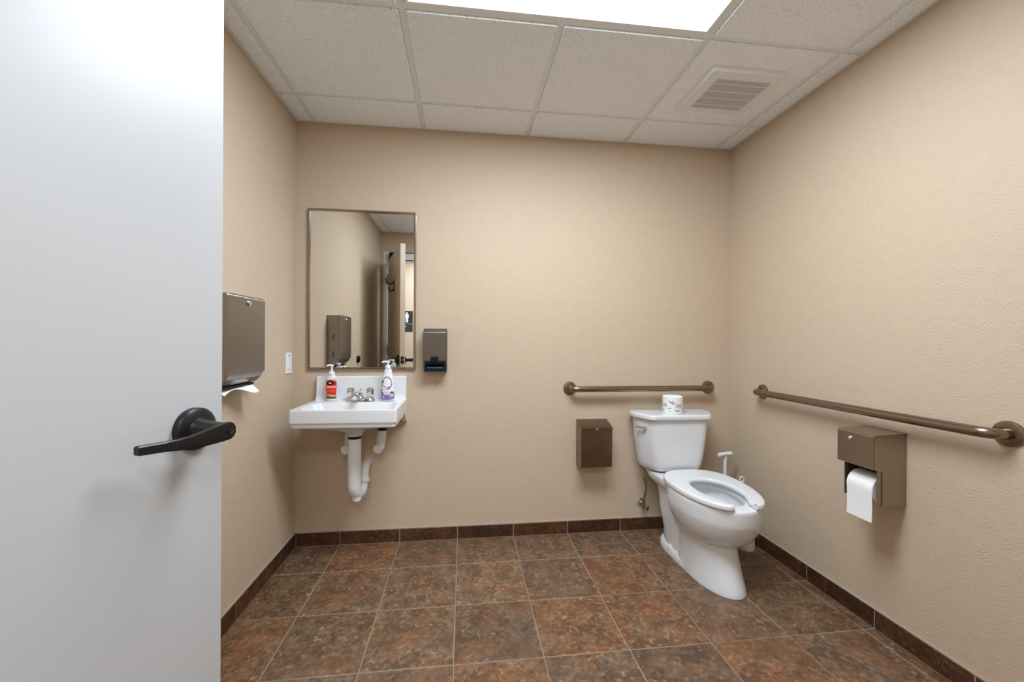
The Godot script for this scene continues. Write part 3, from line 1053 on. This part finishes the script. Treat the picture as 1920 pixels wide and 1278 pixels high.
func bottle(at: Vector3, turn: float, prof: Array, sq: float, body: Material, label_mat: Material, l0: float, l1: float, half: float, o: Node3D, nozzle: float, neck_y: float, neck_h: float) -> void:
	var c := Basis(Vector3.UP, turn)
	var radius := func(y: float) -> float:
		for i in prof.size() - 1:
			if y <= prof[i + 1].y: return lerpf(prof[i].x, prof[i + 1].x, clampf((y - prof[i].y) / maxf(1e-5, prof[i + 1].y - prof[i].y), 0, 1))
		return prof[prof.size() - 1].x
	var rings := []
	for q in prof:
		var r := PackedVector3Array()
		for j in 36:
			var t := TAU * j / 36
			r.append(at + c * Vector3(cos(t) * q.x, q.y, sin(t) * q.x * sq))
		rings.append(r)
	var g := Geo.new()
	g.loft(rings)
	part(o, "bottle_body", g, body, 40)
	var lab := Geo.new()
	var nx := 16
	var ny := 10
	var at_l := func(i: int, j: int, e: float) -> Vector3:
		var y := lerpf(l1, l0, float(j) / ny)
		var t := PI / 2 + lerpf(half, -half, float(i) / nx)
		var r: float = radius.call(y) + e
		return at + c * Vector3(cos(t) * r, y, sin(t) * (r * sq + e * (1 - sq)))
	for i in nx:
		for j in ny:
			var uv := func(a: int, b: int) -> Vector2: return Vector2(float(a) / nx, float(b) / ny)
			lab.quad(at_l.call(i, j, 0.0006), at_l.call(i + 1, j, 0.0006), at_l.call(i + 1, j + 1, 0.0006), at_l.call(i, j + 1, 0.0006), uv.call(i, j), uv.call(i + 1, j), uv.call(i + 1, j + 1), uv.call(i, j + 1))
	part(o, "label", lab, label_mat, 60)
	var pg := Geo.new()
	pg.lathe(at + Vector3(0, neck_y, 0), Vector3.UP, [Vector2(0, 0), Vector2(0.0155, 0), Vector2(0.0155, 0.014), Vector2(0.013, 0.017), Vector2(0.006, 0.019), Vector2(0.0055, neck_h), Vector2(0, neck_h)], 24)
	var pump := part(o, "pump", pg, M.plastic, 40)
	var ng := Geo.new()
	var ty := neck_y + neck_h
	ng.lathe(at + Vector3(0, ty - 0.003, 0), Vector3.UP, [Vector2(0, 0), Vector2(0.010, 0), Vector2(0.011, 0.004), Vector2(0.010, 0.009), Vector2(0, 0.010)], 20)
	ng.tube([at + Vector3(0, ty + 0.003, 0), at + c * Vector3(0, 0, 0) + Vector3(-nozzle * 0.8, ty + 0.003, nozzle * 0.55), at + Vector3(-nozzle, ty - 0.002, nozzle * 0.7)], [0.0055, 0.0045, 0.0035], 12)
	part(pump, "nozzle", ng, M.plastic, 40)


func build_bottles() -> void:
	var y := 0.8362
	var a := Vector3(0.222, y, 0.075)
	var o := thing("soap_bottle", "clear soap bottle with red label and white pump on the sink's left", "bottle", a)
	bottle(a, 0.1, [Vector2(0.0, 0), Vector2(0.026, 0), Vector2(0.029, 0.003), Vector2(0.029, 0.04), Vector2(0.032, 0.085), Vector2(0.031, 0.110), Vector2(0.026, 0.130), Vector2(0.016, 0.142), Vector2(0.013, 0.146), Vector2(0.0, 0.147)], 0.66, mat(Color(0.86, 0.85, 0.86), 0.12), label_red(), 0.012, 0.118, 1.05, o, 0.022, 0.143, 0.050)
	var b := Vector3(0.529, y, 0.092)
	var q := thing("soap_bottle", "white soap bottle with purple label and pump on the sink's right", "bottle", b)
	bottle(b, -0.1, [Vector2(0.0, 0), Vector2(0.034, 0), Vector2(0.0375, 0.003), Vector2(0.0375, 0.05), Vector2(0.036, 0.085), Vector2(0.031, 0.125), Vector2(0.023, 0.150), Vector2(0.020, 0.172), Vector2(0.014, 0.180), Vector2(0.0, 0.181)], 0.7, mat(Color(0.90, 0.89, 0.93), 0.2), label_purple(), 0.002, 0.150, 1.25, q, 0.030, 0.178, 0.036)


# ---------------------------------------------------------------- toilet
func egg(cx: float, hw: float, zb: float, zf: float, y: float, n := 56, back := 2.5, front := 2.1) -> PackedVector3Array:
	var o := PackedVector3Array()
	var zc := lerpf(zb, zf, 0.42)
	for j in n:
		var t := TAU * j / n
		var c := cos(t)
		var s := sin(t)
		var e := front if c > 0 else back
		var x := signf(s) * pow(absf(s), 2.0 / e) * hw
		var z := signf(c) * pow(absf(c), 2.0 / e) * (zf - zc if c > 0 else zc - zb)
		o.append(Vector3(cx + x, y, zc + z))
	return o


func build_toilet() -> void:
	var cx := 2.214
	var px := 2.200      # pedestal and tank stand a little left of the bowl as photographed
	var o := thing("toilet", "white two-piece toilet with open-front seat in the back right corner", "toilet", Vector3(cx, 0, 0.40))
	var g := Geo.new()
	var rings := []
	for q in [[0.150, 0.070, 0.37, 0.56], [0.185, 0.108, 0.345, 0.625], [0.212, 0.138, 0.32, 0.672], [0.245, 0.163, 0.295, 0.712], [0.285, 0.180, 0.275, 0.737], [0.325, 0.1885, 0.262, 0.750], [0.345, 0.191, 0.258, 0.754], [0.395, 0.191, 0.256, 0.754], [0.408, 0.189, 0.258, 0.752], [0.4135, 0.183, 0.264, 0.746], [0.4135, 0.128, 0.335, 0.688], [0.409, 0.118, 0.345, 0.678], [0.385, 0.116, 0.347, 0.676], [0.372, 0.128, 0.335, 0.688], [0.345, 0.126, 0.337, 0.686], [0.29, 0.104, 0.36, 0.66], [0.23, 0.066, 0.40, 0.60], [0.205, 0.03, 0.44, 0.53]]:
		rings.append(egg(cx, q[1], q[2], q[3], q[0]))
	g.loft(rings)
	# skirt
	rings = []
	for q in [[0.0, 0.116, 0.335, 0.720], [0.006, 0.118, 0.335, 0.722], [0.03, 0.115, 0.336, 0.713], [0.09, 0.109, 0.340, 0.688], [0.16, 0.106, 0.345, 0.660], [0.22, 0.108, 0.345, 0.645], [0.26, 0.10, 0.35, 0.63]]:
		rings.append(egg(px, q[1], q[2], q[3], q[0], 56, 4.5, 2.0))
	g.loft(rings)
	# rear body with trapway bulge, foot and tank ledge
	rings = []
	for q in [[0.0, 0.106, 0.13, 0.52], [0.10, 0.106, 0.125, 0.50], [0.18, 0.109, 0.115, 0.40], [0.22, 0.110, 0.11, 0.335], [0.30, 0.113, 0.10, 0.330], [0.338, 0.118, 0.085, 0.328], [0.358, 0.135, 0.055, 0.327], [0.372, 0.147, 0.040, 0.326], [0.400, 0.150, 0.035, 0.325], [0.407, 0.146, 0.040, 0.322]]:
		var ke := clampf((q[0] - 0.32) / 0.06, 0.0, 1.0)
		rings.append(egg(px, q[1], q[2], q[3], q[0], 56, lerpf(2.3, 4.0, ke), lerpf(2.0, 5.0, clampf((q[0] - 0.12) / 0.1, 0.0, 1.0))))
	g.loft(rings)
	rings = []
	for q in [[0.0, 0.0], [0.018, 0.0], [0.034, 0.006], [0.044, 0.020]]:
		rings.append(egg(px, 0.121 - q[1], 0.115 + q[1], 0.60 - q[1], q[0], 56, 3.0, 3.0))
	g.loft(rings)
	var t1 := Geo.new()   # trapway swell on either flank
	part(o, "bowl", g, M.porcelain, 46)
	for s in [-1.0, 1.0]:
		t1 = Geo.new()
		t1.lathe(Vector3(px + s * 0.106, 0.032, 0.300), Vector3(0, 1, 0), [Vector2(0.016, 0), Vector2(0.016, 0.010), Vector2(0.012, 0.018), Vector2(0, 0.021)], 20)
		part(o, "bolt_cap", t1, M.plastic, 45)
	# open-front seat swept from one tip round the back to the other
	var st := Geo.new()
	rings = []
	var n := 64
	var gap := 0.30
	var oz := [0.218, 0.775]
	var iz := [0.378, 0.718]
	for k in n + 1:
		var t := lerpf(gap, TAU - gap, float(k) / n)
		var edge := minf(float(k), float(n - k))
		var close: float = 1.0 if edge > 3 else [0.35, 0.72, 0.90, 0.975][int(edge)]
		var pt := func(tt: float, hw: float, zb: float, zf: float, bk: float, fr: float) -> Vector2:
			var zc := lerpf(zb, zf, 0.42)
			var c := cos(tt)
			var s := sin(tt)
			var e := fr if c > 0 else bk
			return Vector2(cx + signf(s) * pow(absf(s), 2.0 / e) * hw, zc + signf(c) * pow(absf(c), 2.0 / e) * ((zf - zc) if c > 0 else (zc - zb)))
		var A: Vector2 = pt.call(t, 0.193, oz[0], oz[1], 2.6, 2.1)
		var B: Vector2 = pt.call(t, 0.103, iz[0], iz[1], 2.2, 2.0)
		if cos(t) > 0.0:   # straighten towards the open front
			var w := pow(cos(t), 3.0)
			B.x = lerpf(B.x, cx + signf(sin(t)) * 0.052, w * 0.85)
		var m := (A + B) / 2
		A = m.lerp(A, close)
		B = m.lerp(B, close)
		var d := (B - A).normalized()
		var ring := PackedVector3Array()
		for q in [[0.0, 0.004, 0.4155], [0.0, 0.0, 0.420], [0.0, 0.001, 0.434], [0.0, 0.006, 0.4395], [0.0, 0.018, 0.442], [1.0, -0.016, 0.4400], [1.0, -0.005, 0.4365], [1.0, 0.0, 0.430], [1.0, -0.001, 0.420], [1.0, -0.006, 0.4155]]:
			var b2: Vector2 = A.lerp(B, q[0]) + d * q[1]
			ring.append(Vector3(b2.x, q[2], b2.y))
		rings.append(ring)
	st.loft(rings)
	for s in [-1.0, 1.0]:
		st.box(Vector3(cx + s * 0.075 - 0.022, 0.408, 0.216), Vector3(cx + s * 0.075 + 0.022, 0.430, 0.262), 0.006, 2)
	part(o, "seat", st, M.seat, 50)
	# tank
	var outline := func(k: float, hw: float, zb: float, zf: float, y: float) -> PackedVector3Array:
		var poly := rounded(v2([px - hw, zb, px + hw, zb, px + hw + 0.004, lerpf(zb, zf, 0.40), px + hw * k, zf, px - hw * k, zf, px - hw - 0.004, lerpf(zb, zf, 0.40)]), 0.030, 5)
		var r := PackedVector3Array()
		for q in poly: r.append(Vector3(q.x, y, q.y))
		return r
	var tk := Geo.new()
	tk.loft([outline.call(0.70, 0.150, 0.060, 0.165, 0.4115), outline.call(0.70, 0.172, 0.048, 0.186, 0.418), outline.call(0.70, 0.186, 0.042, 0.194, 0.432), outline.call(0.71, 0.194, 0.038, 0.199, 0.455), outline.call(0.72, 0.207, 0.034, 0.204, 0.53), outline.call(0.73, 0.218, 0.032, 0.208, 0.62), outline.call(0.74, 0.225, 0.030, 0.211, 0.722)])
	part(o, "tank", tk, M.porcelain, 38)
	var gk := Geo.new()
	gk.box(Vector3(px - 0.10, 0.4075, 0.06), Vector3(px + 0.10, 0.412, 0.17))
	part(o, "tank_gasket", gk, M.black)
	var ld := Geo.new()
	ld.loft([outline.call(0.75, 0.228, 0.026, 0.216, 0.7205), outline.call(0.75, 0.238, 0.022, 0.224, 0.722), outline.call(0.75, 0.242, 0.020, 0.228, 0.727), outline.call(0.75, 0.242, 0.020, 0.228, 0.742), outline.call(0.75, 0.239, 0.022, 0.225, 0.748), outline.call(0.75, 0.230, 0.028, 0.217, 0.7515)])
	part(o, "tank_lid", ld, M.porcelain, 40)
	# chrome trip lever on the slanted left face
	var fb := Vector3(px - 0.191, 0.672, 0.160)
	var fn := Vector3(-0.80, 0, 0.60).normalized()
	var fl := Geo.new()
	fl.lathe(fb - fn * 0.004, fn, [Vector2(0.011, 0), Vector2(0.011, 0.010), Vector2(0.008, 0.014), Vector2(0, 0.015)], 20)
	fl.tube([fb + fn * 0.010, fb + fn * 0.020], 0.006, 12)
	var al := Vector3(-0.60, 0.06, -0.80)
	fl.tube([fb + fn * 0.020 - al * 0.008, fb + fn * 0.020 + al * 0.025, fb + fn * 0.022 + al * 0.052], [0.0075, 0.0065, 0.0075], 12)
	part(o, "flush_lever", fl, M.chrome, 45, "chrome flush lever")
	# water supply
	var svb := Geo.new()
	svb.tube([Vector3(2.052, 0.172, 0.008), Vector3(2.052, 0.172, 0.052)], 0.009, 14)
	svb.tube([Vector3(2.052, 0.150, 0.046), Vector3(2.052, 0.200, 0.046)], 0.0095, 14)
	var sv := part(o, "supply_valve", svb, M.nickel, 40, "small metal water shutoff valve")
	var es := Geo.new()
	es.lathe(Vector3(2.052, 0.172, 0), Vector3.BACK, [Vector2(0.027, 0), Vector2(0.026, 0.004), Vector2(0.014, 0.010), Vector2(0, 0.011)], 28)
	part(sv, "escutcheon", es, M.chrome, 35)
	var kn := Geo.new()
	kn.lathe(Vector3(2.058, 0.163, 0.050), Vector3(0.35, -0.35, 1), [Vector2(0.007, 0), Vector2(0.007, 0.012), Vector2(0.013, 0.014), Vector2(0.013, 0.024), Vector2(0.008, 0.027), Vector2(0, 0.027)], 12)
	part(sv, "knob", kn, M.nickel, 30)
	var hs := Geo.new()
	hs.tube(smooth_path([Vector3(2.052, 0.198, 0.046), Vector3(2.062, 0.250, 0.050), Vector3(2.060, 0.300, 0.062), Vector3(2.042, 0.345, 0.075), Vector3(2.058, 0.368, 0.085), Vector3(2.066, 0.400, 0.090)], 8), 0.006, 12)
	part(sv, "hose", hs, M.nickel, 50, "braided supply hose")
	var ct := Geo.new()
	ct.lathe(Vector3(2.066, 0.392, 0.090), Vector3.UP, [Vector2(0, 0), Vector2(0.016, 0), Vector2(0.018, 0.006), Vector2(0.018, 0.022), Vector2(0, 0.022)], 8)
	part(sv, "coupling_nut", ct, M.plastic, 30)


func roll_wrap() -> StandardMaterial3D:
	var im := Image.create(384, 128, false, Image.FORMAT_RGB8)
	im.fill(Color(0.93, 0.935, 0.935))
	var r := RandomNumberGenerator.new()
	r.seed = 21
	var ink := [Color(0.22, 0.28, 0.31), Color(0.30, 0.37, 0.38), Color(0.22, 0.32, 0.40)]
	for i in 4:
		var x := i * 96.0
		annulus(im, x + 18, 30, 8, 13, ink[0], 0.0, 3.3, 0.9)
		annulus(im, x + 32, 40, 8, 13, ink[0], 0.2, 3.2, 0.9)
		annulus(im, x + 58, 66, 0, 15, Color(0.72, 0.75, 0.76), 0, TAU, 0.9)
		annulus(im, x + 56, 92, 11, 16, ink[2], 0.0, 3.2, 0.8)
		annulus(im, x + 80, 62, 8, 13, ink[1], 0.0, 5.6, 0.7)
		annulus(im, x + 8, 92, 8, 12, ink[1], 3.2, 6.2, 0.8)
		im.fill_rect(Rect2i(int(x) + 10, 104, 5, 8), ink[1])
	var m := mat(Color.WHITE, 0.55)
	m.albedo_texture = ImageTexture.create_from_image(im)
	return m


func build_toilet_things() -> void:
	var c := Vector3(2.180, 0.752, 0.150)
	var o := thing("toilet_paper_roll", "wrapped toilet paper roll with dark ring print standing on the toilet tank", "toilet paper", c)
	var g := Geo.new()
	g.lathe(c, Vector3.UP, [Vector2(0.055, 0.0), Vector2(0.0575, 0.004), Vector2(0.0575, 0.096), Vector2(0.055, 0.101)], 40, 2.2)
	for i in g.u.size(): g.u[i] = Vector2(g.u[i].x, 1.0 - clampf((g.p[i].y - c.y) / 0.101, 0, 1))
	part(o, "wrapper", g, roll_wrap(), 40)
	var f := Geo.new()
	f.lathe(c + Vector3(0, 0.0995, 0), Vector3.UP, [Vector2(0.0548, 0), Vector2(0.050, 0.003), Vector2(0.026, 0.0015), Vector2(0.020, -0.004), Vector2(0, -0.006)], 40)
	part(o, "folded_end", f, M.paper, 40)
	# brush in its holder
	var b := Vector3(2.553, 0, 0.283)
	var tb := thing("toilet_brush", "white toilet brush in a round white holder beside the right wall", "toilet brush", b)
	var h := Geo.new()
	h.lathe(b, Vector3.UP, [Vector2(0.0, 0), Vector2(0.048, 0), Vector2(0.050, 0.004), Vector2(0.047, 0.14), Vector2(0.046, 0.142), Vector2(0.044, 0.14), Vector2(0.042, 0.03), Vector2(0, 0.03)], 32)
	part(tb, "holder", h, M.plastic, 35)
	var s := Geo.new()
	s.lathe(b + Vector3(-0.02, 0.035, -0.005), Vector3.UP, [Vector2(0.018, 0), Vector2(0.022, 0.05), Vector2(0.010, 0.10), Vector2(0.0065, 0.12), Vector2(0.0065, 0.345), Vector2(0, 0.346)], 16)
	part(tb, "handle", s, M.plastic, 40)
	var lp := Geo.new()
	var pts := []
	for k in 21:
		var t := TAU * k / 20.0
		pts.append(b + Vector3(-0.02 + cos(t) * 0.013, 0.388 + sin(t) * 0.017, -0.005))
	lp.tube(pts, 0.0035, 8)
	part(tb, "hanging_loop", lp, M.plastic, 50)
	# stick with T handle
	var p := Vector3(2.518, 0, 0.148)
	var pl := thing("plunger", "white plunger with T-shaped handle in the corner behind the toilet", "plunger", p)
	var cup := Geo.new()
	cup.lathe(p, Vector3.UP, [Vector2(0.048, 0), Vector2(0.052, 0.008), Vector2(0.050, 0.05), Vector2(0.036, 0.085), Vector2(0.016, 0.10), Vector2(0, 0.10)], 28)
	part(pl, "cup", cup, M.plastic, 40)
	var sk := Geo.new()
	sk.tube([p + Vector3(0, 0.095, 0), p + Vector3(0, 0.49, 0)], 0.0095, 16)
	part(pl, "stick", sk, M.plastic, 40)
	var th := Geo.new()
	th.tube([p + Vector3(-0.048, 0.498, 0.012), p + Vector3(-0.046, 0.498, 0.0115), p + Vector3(0.046, 0.498, -0.0115), p + Vector3(0.048, 0.498, -0.012)], [0.010, 0.0125, 0.0125, 0.010], 16)
	part(pl, "handle", th, M.plastic, 40)


# ---------------------------------------------------------------- right wall
func build_paper_dispenser() -> void:
	var z0 := 0.912
	var z1 := 1.060
	var o := thing("toilet_paper_dispenser", "brown steel toilet paper dispenser under the right wall's grab bar", "dispenser", Vector3(W, 0.546, (z0 + z1) / 2))
	var xf := W - 0.148      # front of the hood
	var t := 0.003
	var body := Geo.new()
	# side cheeks, back, top
	for q in [[z0 + 0.010, z0 + 0.010 + t], [z1 - t - 0.0005, z1 - 0.0005]]:
		body.ext(v2([W - 0.0005, 0.546, W - 0.126, 0.552, W - 0.126, 0.8155, W - 0.0005, 0.8230]), 2, q[0], q[1], 0.0006)
	body.box(Vector3(W - 0.004, 0.548, z0 + 0.012), Vector3(W - 0.0005, 0.826, z1 - 0.002))
	part(o, "case", body, M.tp, 25)
	var hood := Geo.new()
	# upper cover: front, top, cheeks
	hood.ext(rounded(v2([xf, 0.690, xf + 0.004, 0.690, xf + 0.004, 0.815, W - 0.001, 0.8235, W - 0.001, 0.8285, xf + 0.006, 0.8225, xf, 0.816]), 0.0012, 2), 2, z0, z1 + 0.0025, 0.0008)
	for q in [[z0, z0 + t], [z1 - t + 0.0025, z1 + 0.0025]]:
		hood.ext(v2([xf + 0.001, 0.6905, W - 0.108, 0.680, W - 0.108, 0.8168, xf + 0.001, 0.8148]), 2, q[0], q[1], 0.0006)
		hood.ext(v2([W - 0.108, 0.552, W - 0.094, 0.552, W - 0.094, 0.8178, W - 0.108, 0.8168]), 2, q[0], q[1], 0.0006)
	var hd := part(o, "hood", hood, M.tp, 25)
	var lk := Geo.new()
	lk.lathe(Vector3(xf, 0.792, 0.968), Vector3.LEFT, [Vector2(0.0085, -0.001), Vector2(0.0085, 0.004), Vector2(0.006, 0.0065), Vector2(0.003, 0.006), Vector2(0, 0.005)], 20)
	part(hd, "lock", lk, M.chrome, 35, "round chrome lock")
	part(o, "spindle", bx(W - 0.084, W - 0.070, 0.597, 0.611, z0 + 0.013, z1 - 0.004, 0.003), M.black)
	# roll
	var c := Vector3(W - 0.077, 0.604, 0)
	var r := thing("toilet_paper_roll", "white toilet paper roll hanging unrolled in the brown dispenser", "toilet paper", Vector3(c.x, c.y, 0.99))
	var g := Geo.new()
	g.lathe(Vector3(c.x, c.y, 0.940), Vector3.BACK, [Vector2(0.021, 0), Vector2(0.056, 0), Vector2(0.0565, 0.001), Vector2(0.0565, 0.105), Vector2(0.056, 0.106), Vector2(0.021, 0.106), Vector2(0.021, 0)], 48)
	part(r, "roll", g, M.paper, 40)
	var sh := Geo.new()
	var outer := []
	for k in 20:      # over the top of the roll, then straight down in front
		var a := lerpf(0.35, PI, k / 13.0)
		if k <= 13: outer.append(Vector2(c.x + cos(a) * 0.0575, c.y + sin(a) * 0.0575))
		else: outer.append(Vector2(c.x - 0.0575 + 0.002 * sin((k - 13) * 0.5), lerpf(c.y, 0.482, (k - 13) / 6.0)))
	var rings := []
	for q in outer:
		rings.append(q)
	var inner := []
	for i in outer.size():
		var a: Vector2 = outer[maxi(i - 1, 0)]
		var b: Vector2 = outer[mini(i + 1, outer.size() - 1)]
		var d := (b - a).normalized()
		inner.append(outer[i] + Vector2(-d.y, d.x) * 0.0006)
	var loop := []
	for i in outer.size():
		loop.append(PackedVector3Array([Vector3(outer[i].x, outer[i].y, 0.942), Vector3(outer[i].x, outer[i].y, 1.045), Vector3(inner[i].x, inner[i].y, 1.045), Vector3(inner[i].x, inner[i].y, 0.942)]))
	sh.loft(loop)
	part(r, "sheet", sh, M.paper, 40)


func build_hall_things() -> void:
	var z := 3.748
	var o := thing("restroom_sign", "dark restroom sign with white figure on the hallway wall, in the mirror", "sign", Vector3(0.16, 1.43, 3.75))
	part(o, "plate", bx(0.03, 0.20, 1.415, 1.60, z - 0.004, z + 0.0015, 0.002), mat(Color(0.16, 0.15, 0.14), 0.5))
	var g := Geo.new()
	g.lathe(Vector3(0.115, 1.565, z - 0.004), Vector3.FORWARD, [Vector2(0.014, 0), Vector2(0.014, 0.002), Vector2(0, 0.003)], 16)
	g.box(Vector3(0.09, 1.50, z - 0.006), Vector3(0.14, 1.548, z - 0.004), 0.0008)
	g.box(Vector3(0.098, 1.43, z - 0.006), Vector3(0.113, 1.50, z - 0.004), 0.0008)
	g.box(Vector3(0.117, 1.43, z - 0.006), Vector3(0.132, 1.50, z - 0.004), 0.0008)
	part(o, "figure", g, M.white)
	var s := thing("door_sign", "small dark plaque under the restroom sign in the mirror", "sign", Vector3(0.16, 1.30, 3.75))
	part(s, "plate", bx(0.03, 0.20, 1.295, 1.405, z - 0.004, z + 0.0015, 0.002), mat(Color(0.20, 0.18, 0.165), 0.5))
	part(s, "mark", bx(0.05, 0.10, 1.36, 1.375, z - 0.006, z - 0.004, 0.0005), M.white)


func _ready() -> void:
	# camera: 1920 x 1278, focal length 765.1 pixels
	var cam := Camera3D.new()
	cam.name = "camera"
	cam.fov = rad_to_deg(2.0 * atan(639.0 / 765.117))
	cam.near = 0.02
	cam.far = 40.0
	cam.transform = Transform3D(Basis(Vector3(0.99298953, 0.00637055, 0.11803055), Vector3(-0.00612661, 0.99997828, -0.00242941), Vector3(-0.11804347, 0.00168925, 0.99300699)), Vector3(0.946445, 1.176424, 2.440256))
	add_child(cam)
	cam.current = true
	var env := Environment.new()
	env.background_mode = Environment.BG_COLOR
	env.background_color = Color(0, 0, 0)
	env.tonemap_mode = Environment.TONE_MAPPER_LINEAR
	env.tonemap_exposure = 1.09
	env.sdfgi_enabled = true
	env.ssao_enabled = true
	env.ssil_enabled = true
	var we := WorldEnvironment.new()
	we.name = "world"
	we.environment = env
	add_child(we)
	area_lamp("bathroom_panel", Vector3(C0 + 2 * P, H + 0.0075, R1 + 1.5 * P), Vector2(1.155, 0.545), 4.9, Color(0.90, 0.95, 1.0))
	area_lamp("hallway_panel", Vector3(0.8, H - 0.017, 3.15), Vector2(1.16, 0.54), 4.8, Color(0.90, 0.95, 1.0))

	make_materials()
	M.bin = brushed(Color(0.53, 0.46, 0.405), 0.28)
	M.tp = brushed(Color(0.63, 0.585, 0.53), 0.30)
	M.nickel = mat(Color(0.62, 0.58, 0.52), 0.25, 1.0)
	build_shell()
	build_door()
	build_light()
	build_toilet()
	build_sink()
	build_mirror()
	build_towel_dispenser()
	build_paper_dispenser()
	build_waste_bin()
	build_soap_dispenser()
	grab_bar(Vector3(1.594, 0.886, 0), Vector3(2.496, 0.886, 0), Vector3.BACK, "bronze steel grab bar on the back wall above the toilet")
	grab_bar(Vector3(W, 0.894, 0.300), Vector3(W, 0.894, 1.357), Vector3.LEFT, "long bronze steel grab bar on the right wall")
	build_toilet_things()
	build_bottles()
	build_vent()
	build_switch()
	build_hall_things()
